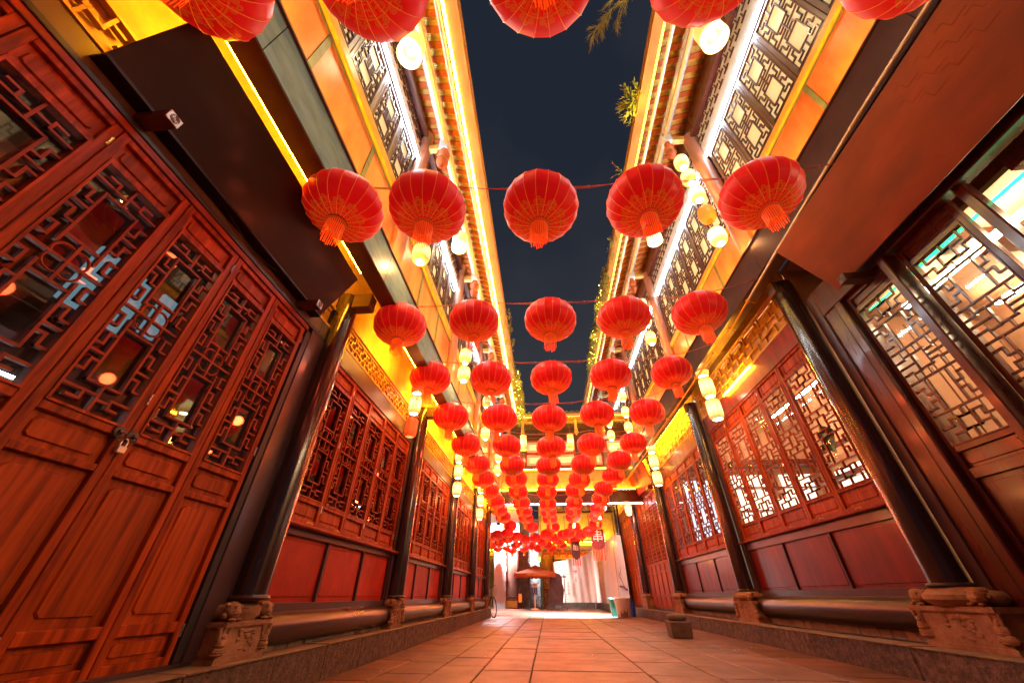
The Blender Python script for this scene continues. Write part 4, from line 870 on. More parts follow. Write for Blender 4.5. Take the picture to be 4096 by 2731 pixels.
while u < -1: obj('roof_tile', tmc, cf, (u, 26.55, 6.2)); obj('rafter', rme_ if 'rme_' in globals() else globals().setdefault('rme_', MB().box(-.05, .05, 0, 2.9, -.1, 0, 'ochre').mesh('rafter')), cf, (u, 26.65, 6.03)).rotation_euler.x = math.atan(.85 / 3); u += .27
b = MB(); b.box(-5.9, -1, 29.2, 29.22, 6.4, 6.46, 'led'); obj('yellow_light_strip', b.mesh('strip'), cf, (0, 0, 0))
# building seen through the gate opening, and its tree
yb_ = thing('yellow_house', 'small yellow lit house seen through the gap at the left end', 'house', (-4.6, 34.6, 0))
b = MB(); b.box(-7.5, -2.5, 34.6, 34.9, 0, 5, 'ochre'); obj('wall', b.mesh('wall'), yb_, (0, 0, 0))
for q in range(5): o = obj('window', ul['frame'], yb_, (-5.9 + .74 * q, 34.58, -4.3), -pi / 2); [obj(nn, ul[nn], o) for nn in ('lattice', 'pane')]
b = MB(); b.box(-6, -3, 34.2, 34.25, 3.75, 3.8, 'eled'); obj('light_strip', b.mesh('strip'), yb_, (0, 0, 0))
def leaves(b, c, r, n, size, k):
    for _ in range(n):
        while True:
            p = Vector([random.uniform(-1, 1) for _ in range(3)])
            if p.length < 1: break
        p = Vector(c) + Vector((p.x * r[0], p.y * r[1], p.z * r[2])); a = Vector([random.gauss(0, 1) for _ in range(3)]).normalized(); o = a.orthogonal().normalized() * .35
        sz = size * random.uniform(.6, 1.3)
        b.add([p - a * sz * .5, p + o * sz * .5, p + a * sz * .5, p - o * sz * .5], [(0, 1, 2, 3)], k)
tr = thing('courtyard_tree', 'small leafy tree seen through the gap at the left end', 'tree', (-4.35, 33.2, 0))
b = MB(); b.tube((-4.35, 33.2, 0), (-4.3, 33.2, 1.2), .06, .04, 8, 'twig')
for q in range(5): b.tube((-4.3, 33.2, 1.0), (-4.35 + .4 * cos(q * 1.3), 33.2 + .3 * sin(q), 1.7 + .1 * q), .03, .01, 6, 'twig')
obj('trunk', b.mesh('trunk'), tr, (0, 0, 0)); b = MB()
for q in range(9): leaves(b, (-4.35 + random.uniform(-.4, .4), 33.2 + random.uniform(-.3, .3), 1.75 + random.uniform(-.5, .5)), (.28, .28, .24), 70, .12, 'leaf')
obj('crown', b.mesh('crown'), tr, (0, 0, 0))

# cloth hoarding: folds in plan, on a low kerb
hd = thing('cloth_hoarding', 'long pale cloth screen with faint print hung round the far right corner', 'screen', (2.5, 30, 0))
def cloth(pts, zb, zts, k, name, par, amp=.022, fr=5.5, seg=.08):
    b = MB(); vs = []; L = 0; rows = 10; cols_ = []
    for (a, c), (za, zc) in zip(zip(pts, pts[1:]), zip(zts, zts[1:])):
        a = Vector(a); c = Vector(c); d = (c - a); n = max(2, int(d.length / seg)); nn = Vector((-d.y, d.x)).normalized()
        for i in range(n):
            t = i / n; p = a + d * t; cols_.append((p, nn, za + (zc - za) * t, L + d.length * t))
        L += d.length
    cols_.append((Vector(pts[-1]), cols_[-1][1], zts[-1], L))
    for p, nn, zt, u in cols_:
        for r in range(rows + 1):
            v = r / rows; off = amp * (sin(u * fr + 1.5 * sin(v * 2 + u)) * (.4 + .6 * v) + .5 * sin(u * fr * 2.3 + v * 3))
            vs.append((p.x + nn.x * off, p.y + nn.y * off, zb + (zt - zb) * v - (.05 * abs(sin(u * 1.9)) if r == rows else 0)))
    n = rows + 1
    b.add(vs, [(i * n + r, (i + 1) * n + r, (i + 1) * n + r + 1, i * n + r + 1) for i in range(len(cols_) - 1) for r in range(rows)], k)
    return obj(name, b.mesh(name, smooth=True, ang=80), par, (0, 0, 0))
cloth([(.42, 30.6), (1.5, 30.55), (2.6, 30.8), (3.35, 31.0), (3.55, 28.5), (3.62, 26.), (3.72, 23.6)], .34, [2.68, 2.9, 3.1, 3.5, 3.5, 3.5, 3.48], 'cloth', 'cloth', hd)
cloth([(3.72, 23.58), (3.95, 22.9), (4.05, 22.6)], .34, [3.48, 3.5, 3.45], 'white', 'printed_cloth', hd, .02)
b = MB(); b.path([(3.98, 22.55, .95), (3.86, 22.8, 1.1), (3.75, 23.2, 1.12)], .045, 6, 'purple'); b.path([(3.90, 22.75, 1.1), (3.8, 23.0, 1.5), (3.76, 23.1, 1.75)], .014, 5, 'purple'); b.path([(3.82, 22.95, 1.42), (3.76, 23.15, 1.5), (3.74, 23.3, 1.6)], .012, 5, 'purple'); b.path([(3.79, 23.03, 1.6), (3.83, 22.9, 1.75), (3.84, 22.88, 1.95)], .01, 5, 'purple')
obj('branch_print', b.mesh('branch_print'), hd, (0, 0, 0))
b = MB()
for a, c in (((.4, 30.45), (3.35, 30.85)), ((3.25, 30.9), (3.6, 22.7))):
    a = Vector(a); c = Vector(c); d = (c - a); n = int(d.length / .6); nn = Vector((-d.y, d.x)).normalized() * .12
    for i in range(n):
        p = a + d * (i / n + .002); q = a + d * ((i + 1) / n - .002)
        vs = [(p.x - nn.x, p.y - nn.y, 0), (q.x - nn.x, q.y - nn.y, 0), (q.x + nn.x, q.y + nn.y, 0), (p.x + nn.x, p.y + nn.y, 0)]; vs += [(v[0], v[1], .34) for v in vs]
        bb = MB(); bb.add(vs, [(0, 3, 2, 1), (4, 5, 6, 7), (0, 1, 5, 4), (1, 2, 6, 5), (2, 3, 7, 6), (3, 0, 4, 7)], 'granite'); obj('base_stone', bb.mesh('base_stone', bevel=.01), hd, (0, 0, 0))
for i, ch in enumerate('岁岁平安'): text('faint_print', ch, .16, 'poster', hd, frame((1.42, 30.45, 1.6 - i * .19), (1, 0, 0), (0, 0, 1)))
for i, ch in enumerate('吉祥如意'): text('faint_print', ch, .16, 'poster', hd, frame((1.18, 30.45, 1.6 - i * .19), (1, 0, 0), (0, 0, 1)))
kn = thing('knot_ornament', 'red chinese knot with tassel hung before the cloth screen', 'ornament', (1.95, 30.2, 2.2))
b = MB()
for i in range(5):
    for q in (-1, 1): b.tube((1.95 - .12 + i * .06, 30.25, 2.1 + q * (.12 - abs(i - 2) * .05)), (1.95 + .12 - i * .03, 30.25, 2.1), .012, .012, 5, 'redink')
for t in range(8): b.path([(1.95 + .13 * cos(t * .785) + .03 * cos(a), 30.25, 2.1 + .13 * sin(t * .785) + .03 * sin(a)) for a in (0, 1.57, 3.14, 4.7, 6.28)], .008, 4, 'redink')
b.tube((1.95, 30.25, 1.98), (1.97, 30.25, 1.8), .008, .008, 5, 'redink'); b.tube((1.97, 30.25, 1.8), (1.94, 30.25, 1.5), .02, .04, 8, 'redink'); b.tube((1.95, 30.25, 2.25), (1.95, 30.25, 2.7), .005, .005, 4, 'redink'); obj('knot', b.mesh('knot'), kn, (0, 0, 0))

def banner(lbl, x0, x1, y, zt, zb, strips, zs, k, ch, csz):
    r = thing('hanging_banner', lbl, 'banner', ((x0 + x1) / 2, y, zt), 'banners hung over the far court'); b = MB(); n = 8; vs = []
    for i in range(n + 1):
        t = i / n; x = x0 + (x1 - x0) * t
        for j in range(7):
            v = j / 6; zlow = zb - .18 * (1 - (2 * t - 1) ** 2); vs.append((x, y + .02 * sin(i * 1.7 + v * 3), zt + (zlow - zt) * v))
    b.add(vs, [(i * 7 + j, (i + 1) * 7 + j, (i + 1) * 7 + j + 1, i * 7 + j + 1) for i in range(n) for j in range(6)], k); obj('cloth', b.mesh('banner', smooth=True), r, (0, 0, 0))
    for i in range(strips):
        x = x0 + .05 + i * (x1 - x0 - .1) / (strips - 1); b = MB(); b.box(x - .035, x + .035, y + .02, y + .026, zs, zb - .05, 'bannert'); obj('ribbon', b.mesh('ribbon'), r, (0, 0, 0))
    b = MB(); b.tube((x0 - .1, y, zt), (x1 + .1, y, zt), .015, .015, 6, 'iron'); b.tube((x0, y, zt), (x0, y, zt + .8), .006, .006, 4, 'iron'); b.tube((x1, y, zt), (x1, y, zt + .8), .006, .006, 4, 'iron'); obj('rod', b.mesh('rod'), r, (0, 0, 0))
    text('banner_character', ch, csz, 'board', r, frame(((x0 + x1) / 2, y - .03, (zt + zb) / 2 + .05), (1, 0, 0), (0, 0, 1)))
banner('dark banner with one pale character and red ribbons, left of the pair', 1.45, 1.92, 24, 3.25, 2.55, 4, 2.08, 'bannerb', '胎', .32)
banner('larger maroon banner with looped pale character and striped ribbons, right of the pair', 2.4, 3.08, 22, 3.6, 2.85, 5, 2.2, 'banner', '串', .6)

# umbrella
um = thing('market_umbrella', 'square orange sun umbrella with scalloped fringe in the far court', 'umbrella', (-.8, 27.5, 0))
cx_, cy_ = -.75, 27.6
b = MB(); b.tube((cx_ - .42, cy_, .05), (cx_ - .42, cy_, 2.2), .03, .03, 10, 'iron'); obj('pole', b.mesh('pole', smooth=True), um, (0, 0, 0))
b = MB(); b.box(cx_ - .82, cx_ - .02, cy_ - .05, cy_ + .05, .02, .07, 'iron'); b.box(cx_ - .47, cx_ - .37, cy_ - .4, cy_ + .4, .02, .075, 'iron'); obj('foot', b.mesh('foot'), um, (0, 0, 0))
hw = 1.25; b = MB()
def pyr(b, h0, z0, h1, z1, k):
    vs = [(cx_ + a * h0, cy_ + c * h0, z0) for a, c in ((-1, -1), (1, -1), (1, 1), (-1, 1))] + [(cx_ + a * h1, cy_ + c * h1, z1) for a, c in ((-1, -1), (1, -1), (1, 1), (-1, 1))]
    b.add(vs, [(0, 1, 5, 4), (1, 2, 6, 5), (2, 3, 7, 6), (3, 0, 4, 7)], k)
pyr(b, hw, 1.83, .36, 2.14, 'umb'); pyr(b, .42, 2.14, .03, 2.34, 'umb'); obj('canopy', b.mesh('canopy'), um, (0, 0, 0))
for q in range(4):
    b = MB(); n = 36; a = [(-1, -1), (1, -1), (1, 1), (-1, 1)][q]; c = [(-1, -1), (1, -1), (1, 1), (-1, 1)][(q + 1) % 4]; vs = []
    for i in range(n + 1):
        t = i / n; x = cx_ + hw * (a[0] + (c[0] - a[0]) * t); y = cy_ + hw * (a[1] + (c[1] - a[1]) * t); vs += [(x, y, 1.83), (x, y, 1.66 - .05 * abs(sin(t * pi * 9)))]
    b.add(vs, [(2 * i, 2 * i + 2, 2 * i + 3, 2 * i + 1) for i in range(n)], 'umb'); obj('fringe', b.mesh('fringe'), um, (0, 0, 0))
text('fringe_lettering', '成都文化旅游投资管理有限公司', .095, 'gold', um, frame((cx_ + .15, cy_ - hw - .01, 1.75), (1, 0, 0), (0, 0, 1)))
b = MB(); [b.tube((cx_ - .42, cy_, 2.1), (cx_ + hw * a, cy_ + hw * c, 1.83), .008, .008, 5, 'iron') for a in (-1, 1) for c in (-1, 1)]; obj('rib', b.mesh('rib'), um, (0, 0, 0))
# no-parking sign on a stand
sp = thing('sign_stand', 'small no parking sign with blue lower half on a red stand by the umbrella', 'sign', (-.82, 27.2, 0))
b = MB(); b.box(-.99, -.65, 27.19, 27.21, .80, 1.33, 'navy'); b.box(-.99, -.65, 27.18, 27.19, 1.12, 1.33, 'board'); obj('board', b.mesh('board'), sp, (0, 0, 0))
b = MB(); b.tube((-.82, 27.22, .05), (-.82, 27.22, 1.42), .02, .02, 8, 'lred'); b.box(-1.05, -.6, 27.15, 27.3, .02, .06, 'lred'); b.box(-.9, -.74, 27.0, 27.45, .02, .055, 'lred'); obj('stand', b.mesh('stand'), sp, (0, 0, 0))  # stand painted with a red glow of its own
b = MB(); b.path([(-.82 + .07 * cos(i * pi / 8), 27.17, 1.23 + .07 * sin(i * pi / 8)) for i in range(17)], .008, 5, 'redink'); b.tube((-.865, 27.17, 1.275), (-.775, 27.17, 1.185), .007, .007, 5, 'redink'); obj('symbol', b.mesh('symbol'), sp, (0, 0, 0)); text('symbol_letter', 'N', .09, 'ink', sp, frame((-.82, 27.17, 1.23), (1, 0, 0), (0, 0, 1)))
for j, col_ in enumerate(('通道禁停', '严禁停放')):
    for i, ch in enumerate(col_): text('sign_character', ch, .065, 'board', sp, frame((-.9 + j * .15, 27.18, 1.06 - i * .07), (1, 0, 0), (0, 0, 1)))
# rock slab on wheeled carved frame
rk = thing('rock_stand', 'tall dark red stone slab on a carved wheeled wooden frame in the far court', 'sculpture', (.55, 27.8, 0))
b = MB(); pts = [(.14, .33), (.86, .33), (.93, .6), (1.0, 1.0), (.97, 1.2), (.90, 1.35), (.92, 1.6), (.80, 1.83), (.55, 1.90), (.28, 1.86), (.17, 1.72), (.13, 1.3), (.09, .9)]
vs = [(x, 27.72 + random.uniform(-.02, .02), z) for x, z in pts] + [(x, 27.9 + random.uniform(-.02, .02), z) for x, z in pts]; n = len(pts)
b.add(vs, [tuple(range(n)), tuple(range(2 * n - 1, n - 1, -1))] + [(i, (i + 1) % n, n + (i + 1) % n, n + i) for i in range(n)], 'rock'); obj('slab', b.mesh('slab', bevel=.015), rk, (0, 0, 0))
b = MB(); b.box(.1, .95, 27.6, 28.0, .2, .33, 'dwood'); b.box(-.12, .3, 27.5, 28.1, .08, .2, 'dwood'); b.box(.75, 1.22, 27.5, 28.1, .08, .2, 'dwood')
for x in (-.02, 1.02): b.box(x, x + .06, 27.8, 27.86, .2, 1.0 if x < 0 else 1.85, 'dwood')
b.box(.85, 1.18, 27.8, 27.87, 1.66, 1.74, 'dwood')
for x in (-.08, .13, .9, 1.13):
    for q in range(7): b.ell((x, 27.78, .25 + q * .09), .03, .03, .03, 'dwood', 6, 4)
obj('frame', b.mesh('frame', bevel=0), rk, (0, 0, 0)); b = MB()
for x in (-.06, .2, .85, 1.12): b.tube((x - .02, 27.55, .045), (x + .02, 27.55, .045), .045, .045, 12, 'rubber')
obj('wheel', b.mesh('wheel'), rk, (0, 0, 0))
sb = thing('leaning_board', 'small orange board on legs beside the slate wall', 'sign', (-1.75, 29, 0))
b = MB(); b.box(-1.93, -1.72, 28.9, 28.95, .35, .8, 'lorange'); b.tube((-1.9, 28.9, 0), (-1.86, 28.95, .4), .012, .012, 5, 'wood'); b.tube((-1.74, 28.9, 0), (-1.78, 28.95, .4), .012, .012, 5, 'wood'); obj('board', b.mesh('board'), sb, (0, 0, 0))  # board glows by its paint, no lamp inside

def bicycle(lbl, M_, basket=True):
    r = thing('bicycle', lbl, 'bicycle', M_.translation); WLr = Vector(M_.translation)
    def T(p): return M_ @ Vector(p)
    def W(c, name):
        b = MB(); pts = [T((c[0] + .33 * cos(2 * pi * i / 28), 0, c[1] + .33 * sin(2 * pi * i / 28))) for i in range(29)]; b.path(pts, .018, 6, 'rubber'); o = obj(name, b.mesh('tyre', smooth=True), r, (0, 0, 0))
        b = MB(); b.path([T((c[0] + .305 * cos(2 * pi * i / 24), 0, c[1] + .305 * sin(2 * pi * i / 24))) for i in range(25)], .009, 5, 'metal')
        for i in range(14): b.tube(T((c[0], .01 * (-1) ** i, c[1])), T((c[0] + .3 * cos(i * 2 * pi / 14), 0, c[1] + .3 * sin(i * 2 * pi / 14))), .0018, .0018, 3, 'metal')
        b.tube(T((c[0], -.04, c[1])), T((c[0], .04, c[1])), .02, .02, 8, 'metal'); obj('rim', b.mesh('rim'), o, (0, 0, 0))
    W((0, .33), 'wheel'); W((1.05, .33), 'wheel')
    b = MB(); hd_ = (.9, 0, .75)
    for a, c in (((1.05, 0, .33), (.86, 0, .95)), ((.90, 0, .80), (.42, 0, .72)), ((.42, 0, .72), (.46, 0, .30)), ((.90, 0, .74), (.46, 0, .30)), ((.42, 0, .72), (0, .03, .33)), ((.46, 0, .30), (0, .03, .33)), ((.42, 0, .72), (.40, 0, .88))): b.tube(T(a), T(c), .016, .016, 8, 'iron')
    obj('frame', b.mesh('frame', smooth=True), r, (0, 0, 0))
    b = MB(); b.path([T(p) for p in ((.70, -.28, 1.03), (.80, -.2, 1.02), (.86, -.03, .98), (.86, .03, .98), (.80, .2, 1.02), (.70, .28, 1.03))], .012, 8, 'iron'); obj('handlebar', b.mesh('handlebar', smooth=True), r, (0, 0, 0))
    b = MB(); b.ell(T((.38, 0, .91)), .12, .08, .035, 'iron', 12, 6); obj('saddle', b.mesh('saddle', smooth=True), r, (0, 0, 0))
    b = MB(); b.tube(T((.46, -.07, .3)), T((.46, .07, .3)), .05, .05, 12, 'metal'); b.tube(T((.46, .08, .3)), T((.52, .08, .15)), .01, .01, 6, 'metal'); b.box(0, 0, 0, 0, 0, 0, 'iron'); obj('crank', b.mesh('crank'), r, (0, 0, 0))
    if basket:
        b = MB()
        for i in range(8):
            z = .68 + i * .035; q = .10 + i * .006; b.path([T(p) for p in ((.92, -q, z), (1.16 + i * .006, -q, z), (1.16 + i * .006, q, z), (.92, q, z), (.92, -q, z))], .003, 4, 'metal')
        for i in range(7):
            t = -.1 + i * .033; b.tube(T((1.16, t, .68)), T((1.2, t * 1.4, .93)), .003, .003, 4, 'metal'); b.tube(T((.92 + i * .035, -.1, .68)), T((.92 + i * .04, -.14, .93)), .003, .003, 4, 'metal'); b.tube(T((.92 + i * .035, .1, .68)), T((.92 + i * .04, .14, .93)), .003, .003, 4, 'metal')
        obj('basket', b.mesh('basket'), r, (0, 0, 0))
bicycle('black bicycle with wire basket parked at the end of the left kerb', Matrix.Translation((-2.62, 18.35, 0)) @ Matrix.Rotation(radians(-62), 4, 'Z') @ Matrix.Rotation(radians(5), 4, 'X'))
bicycle('dark bicycle standing behind the umbrella beside the stone slab', Matrix.Translation((-.45, 28.6, 0)) @ Matrix.Rotation(radians(8), 4, 'Z'), basket=True)

# bin, blue and green cans
bn = thing('trash_bin', 'cream plastic bin with grimy front standing by the right kerb', 'bin', (2.98, 18.4, 0))
b = MB(); c_ = (2.98, 18.4, 0); b.lathe([(.0, .015), (.245, .015), (.255, .03), (.315, .58), (.325, .60), (.325, .645), (.31, .65), (.30, .60), (.24, .06), (0, .06)], 28, 'plastic', c_); obj('body', b.mesh('bin_body', smooth=True), bn, (0, 0, 0))
b = MB(); b.lathe([(.328, .60), (.34, .61), (.34, .64), (.325, .655)], 28, 'plastic', c_); obj('rim', b.mesh('bin_rim', smooth=True), bn, (0, 0, 0))
b = MB(); b.path([(2.66, 18.35, .62), (2.635, 18.3, .58), (2.64, 18.3, .5), (2.67, 18.33, .47)], .012, 6, 'plastic'); obj('handle', b.mesh('bin_handle', smooth=True), bn, (0, 0, 0))
b = MB()
N = 16; low = [(-.9 + i * 1.5 / N) for i in range(N + 1)]; vs = []
for i, a in enumerate(low):
    an = -pi / 2 + a * .75; hh_ = .09 + .12 * max(0, sin(i * .9)) + .008 * i; 
    for z in (.035, hh_): r_ = .256 + (z - .03) * .109 + .0035; vs.append((c_[0] + r_ * cos(an), c_[1] + r_ * sin(an), z))
b.add(vs, [(2 * i, 2 * i + 2, 2 * i + 3, 2 * i + 1) for i in range(N)], 'soil'); obj('stain', b.mesh('bin_stain', smooth=True), bn, (0, 0, 0))
gb = thing('green_crate', 'teal plastic crate half hidden behind the cream bin', 'crate', (2.78, 19.1, 0))
b = MB(); b.taper((2.76, 19.15), .14, .2, .2, .24, 0, .62, 'green'); b.taper((2.76, 19.15), .22, .26, .22, .26, .58, .63, 'green'); obj('body', b.mesh('crate', bevel=.01), gb, (0, 0, 0))
bb_ = thing('blue_bucket', 'blue bucket standing just right of the cream bin', 'bucket', (3.42, 18.9, 0))
b = MB(); b.lathe([(0, .01), (.12, .01), (.16, .55), (.165, .56), (.15, .56), (.11, .04), (0, .04)], 20, 'blue', (3.45, 19.1, 0)); obj('body', b.mesh('bucket', smooth=True), bb_, (0, 0, 0))

# stone stool
so_ = thing('stone_stool', 'square stone pedestal with round drum seat and a carved character', 'stool', (2.70, 9.95, 0))
b = MB(); b.taper((2.71, 9.97), .195, .20, .215, .22, 0, .275, 'stool'); obj('pedestal', b.mesh('pedestal', bevel=.012), so_, (0, 0, 0))
b = MB(); b.lathe([(0, 0), (.165, 0), (.188, .025), (.197, .06), (.185, .095), (.16, .112), (0, .115)], 30, 'stool', (2.70, 9.97, .276)); obj('drum_seat', b.mesh('drum_seat', smooth=True, ang=50), so_, (0, 0, 0))
b = MB()
for z_, r_ in ((.30, .192), (.355, .190)): b.path([(2.70 + r_ * cos(2 * pi * i / 60), 9.97 + r_ * sin(2 * pi * i / 60), z_ + .006 * (-1) ** i) for i in range(61)], .003, 4, 'stool')
obj('wave_carving', b.mesh('wave_carving'), so_, (0, 0, 0))
text('carved_character', '篤', .14, 'ink', so_, frame((2.71, 9.762, .15), (1, 0, 0), (0, 0, 1)), depth=.002)

# litter scraps on the paving
for i, (x, y) in enumerate([(2.75, 7.9), (2.9, 7.75), (3.35, 8.2), (3.4, 8.15), (3.2, 8.05), (-.9, 6.6), (-1.5, 6.1), (-1.9, 5.3), (.6, 6.9), (3.3, 7.0), (-1.3, 8.4)]):
    b = MB(); a = random.random() * 3; c, s_ = cos(a) * .022, sin(a) * .022
    b.add([(x - c, y - s_, .004), (x + s_ * .6, y - c * .6, .012), (x + c, y + s_, .005), (x - s_ * .6, y + c * .6, .014)], [(0, 1, 2, 3)], 'litter' if i % 3 else 'yellowp')
    tag(obj('paper_scrap', b.mesh('paper_scrap')), 'tiny scrap of pale litter lying on the alley paving', 'litter', 'scraps of litter on the paving')

# ------------------------------------------------------------------ red lanterns
RL = .37
def lantern_meshes():
    G = 20; rings = 13; prof = []
    for j in range(rings + 1):
        t = -1 + 2 * j / rings; a = t * 1.39
        prof.append((RL * abs(cos(a)) ** .80, .262 * sin(a) / sin(1.39)))
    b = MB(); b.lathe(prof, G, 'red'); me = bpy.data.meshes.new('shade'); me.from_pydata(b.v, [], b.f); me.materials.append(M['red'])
    for p in me.polygons: p.use_smooth = True
    bm = bmesh.new(); bm.from_mesh(me); bmesh.ops.recalc_face_normals(bm, faces=bm.faces)
    for e in bm.edges:
        d = e.verts[0].co - e.verts[1].co
        if abs(d.z) > 1e-4 or True:
            a0 = math.atan2(e.verts[0].co.y, e.verts[0].co.x); a1 = math.atan2(e.verts[1].co.y, e.verts[1].co.x)
            if abs(a0 - a1) < .01: e.smooth = False
    bm.to_mesh(me); bm.free()
    r = MB()
    for i in range(G):
        c, s_ = cos(2 * pi * i / G), sin(2 * pi * i / G); r.path([((p[0] + .002) * c, (p[0] + .002) * s_, p[1]) for p in prof], .0017, 4, 'gold')
    rn = prof[0][0]
    co_ = MB(); co_.lathe([(rn * .93, -.262), (rn * 1.02, -.268), (rn * 1.02, -.29), (rn * .9, -.295), (rn * .86, -.27)], 20, 'collar'); cp_ = MB(); cp_.lathe([(rn * .95, .262), (rn, .27), (rn * .9, .285), (.02, .29)], 20, 'collar')
    t = MB(); n = 30
    for i in range(n):
        a = 2 * pi * i / n; l = .17 + .05 * random.random(); w_ = .0055; r0 = rn * .88; r1 = r0 * random.uniform(.92, 1.08); ca, sa = cos(a), sin(a)
        t.add([(r0 * ca - w_ * sa, r0 * sa + w_ * ca, -.29), (r0 * ca + w_ * sa, r0 * sa - w_ * ca, -.29), (r1 * ca + w_ * .8 * sa, r1 * sa - w_ * .8 * ca, -.29 - l), (r1 * ca - w_ * .8 * sa, r1 * sa + w_ * .8 * ca, -.29 - l)], [(0, 1, 2, 3)], 'tassel')
    return me, r.mesh('ribs'), co_.mesh('collar', smooth=True), t.mesh('tassel'), cp_.mesh('cap', smooth=True)
def hash_(p): return int(abs(p[0] * 731 + p[1] * 397))
def dent(m0, rib0, seed):
    from mathutils import noise
    o = []
    for m_ in (m0, rib0):
        q = m_.copy()
        for v in q.vertices:
            c = v.co; k_ = 1 + .035 * noise.noise(Vector((c.x * 3 + seed * 9, c.y * 3, c.z * 3))) + .012 * noise.noise(Vector((c.x * 11 + seed * 5, c.y * 11, c.z * 11)))
            v.co = Vector((c.x * k_, c.y * k_, c.z * (1 + .03 * sin(seed * 2.1))))
        o.append(q)
    return o
LM = lantern_meshes()
LMS = []
for q_ in range(6):
    a_, b_ = dent(LM[0], LM[1], q_ + 1); LMS.append((a_, b_, LM[2], LM[3], LM[4]))
GRID = [(-1.84,2.04,3.84),(-1.01,2.09,3.80),(0.09,2.19,3.82),(1.13,2.29,3.94),(2.29,2.34,4.00),(-1.95,4.00,3.88),(-0.90,4.12,3.98),(0.20,4.13,3.94),(1.25,4.20,3.98),(2.35,4.28,4.06),(-1.95,5.62,3.92),(-0.84,5.61,3.85),(0.22,5.77,3.91),(1.29,5.85,3.97),(2.47,6.12,4.13),(-1.87,7.01,3.77),(-0.85,7.04,3.72),(0.18,7.24,3.76),(1.24,7.59,3.98),(2.30,7.53,3.96),(-1.92,8.97,3.85),(-0.90,9.16,3.86),(0.23,9.04,3.76),(1.28,9.37,3.91),(2.53,10.12,4.19),(-1.90,10.64,3.85),(-0.89,10.88,3.85),(0.18,10.95,3.85),(1.21,11.18,3.92),(2.31,11.27,4.05),(-1.96,12.28,3.85),(-0.89,12.39,3.85),(0.15,12.49,3.85),(1.22,12.88,3.92),(2.36,12.92,4.05),(-1.99,13.96,3.85),(-0.94,14.15,3.85),(0.11,14.27,3.85),(1.17,14.40,3.92),(2.28,14.81,4.05),(-1.96,15.79,3.85),(-0.94,16.13,3.85),(0.15,16.36,3.85),(1.27,16.63,3.92),(2.37,16.63,4.05),(-2.02,17.50,3.85),(-0.92,17.82,3.85),(0.18,18.15,3.85),(1.32,18.35,3.92),(2.47,18.48,4.05),(-2.04,19.47,3.85),(-0.93,19.62,3.85),(0.25,19.92,3.85),(1.40,20.03,3.92),(2.63,20.66,4.05),(-1.93,22.19,3.85),(-0.75,22.55,3.85),(0.44,22.62,3.85),(1.63,23.18,3.92),(2.86,23.36,4.05)]
ROW0 = [(-1.92, .34, 3.84), (-.92, .43, 3.84), (.12, .49, 3.84), (1.12, .52, 3.84), (2.32, .58, 3.86)]
FAR = [(-3.527,26.642),(-2.979,25.623),(-2.347,24.941),(-1.901,26.721),(-3.345,29.581),(-4.083,31.05),(-3.936,33.744),(-2.591,27.813),(-3.137,33.028),(-2.308,31.257),(-2.838,34.888),(-1.419,27.975),(-1.792,33.829),(-1.111,31.843),(-.711,27.238),(.027,25.718),(-.608,33.724),(-.258,29.251),(.481,27.335),(.134,31.627),(.453,33.767),(.884,28.848),(1.081,26.009),(1.416,25.393),(1.201,31.539),(1.693,28.228),(1.982,28.566),(2.226,25.791),(2.563,24.598)]
ORD = ['first', 'second', 'third', 'fourth', 'fifth', 'sixth', 'seventh', 'eighth', 'ninth', 'tenth', 'eleventh', 'twelfth', 'thirteenth']
POS = ['leftmost', 'second from left', 'middle', 'second from right', 'rightmost']
def lantern(loc, label, group, detail=2, k=1., rot=None):
    r = thing('red_lantern', label, 'lantern', loc, group, rz=random.uniform(0, 6.28) if rot is None else rot)
    sc = Vector((k, k, k)); r.scale = sc; r.rotation_euler.x = random.uniform(-.08, .08); r.rotation_euler.y = random.uniform(-.08, .08)
    me, rib, colr, tas, capm = LMS[hash_(loc) % len(LMS)] if True else LM
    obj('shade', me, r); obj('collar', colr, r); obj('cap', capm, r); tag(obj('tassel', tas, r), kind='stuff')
    if detail > 0: tag(obj('ribs', rib, r), kind='stuff')
    if detail > 1:
        l = LDATA[detail]; o = bpy.data.objects.new('bulb_light', l); COL.objects.link(o); o.parent = r; o.location = (0, 0, -.66)
    return r
LDATA = {}
for q_, e_ in ((2, 5), (3, 7), (4, 13), (5, 40)):
    LDATA[q_] = bpy.data.lights.new('lantern_bulb', 'POINT'); LDATA[q_].color = (1, .11, .03); LDATA[q_].energy = e_; LDATA[q_].shadow_soft_size = .08
for i, p in enumerate(ROW0): lantern(p, 'big red lantern cut by the top edge, ' + POS[i] + ' of the five', 'red lanterns strung over the alley', 2)
for i, p in enumerate(GRID):
    rw, c = divmod(i, 5)
    lantern(p, 'red silk lantern in the %s full row from the near end, %s' % (ORD[rw], POS[c]), 'red lanterns strung over the alley', (2 if rw < 1 else 3 if rw < 2 else 4 if rw < 5 else 5 if rw % 2 == 0 else 1))
FL = {}
for bi_, nm_ in enumerate(('nearest', 'middle', 'farthest')):
    ids = sorted(range(len(FAR)), key=lambda i: FAR[i][1])[bi_ * 10:bi_ * 10 + 10]
    for q_, i_ in enumerate(sorted(ids, key=lambda i: FAR[i][0] / FAR[i][1])): FL[i_] = 'small red lantern over the far court, %s line, %s from the left' % (nm_, ORD[q_])
for i, (x, y) in enumerate(FAR):
    t = (3.5 - .7) / (3.85 - .7); x, y = x * t, y * t; z = 3.5
    if y > 28.6: q = 28.6 / y; x, y, z = x * q, y * q, .7 + 2.8 * q
    lantern((x, y, z), FL[i], 'red lanterns over the far court', 4 if i % 3 == 0 else 1, .92 * (1 if y < 28 else .95))
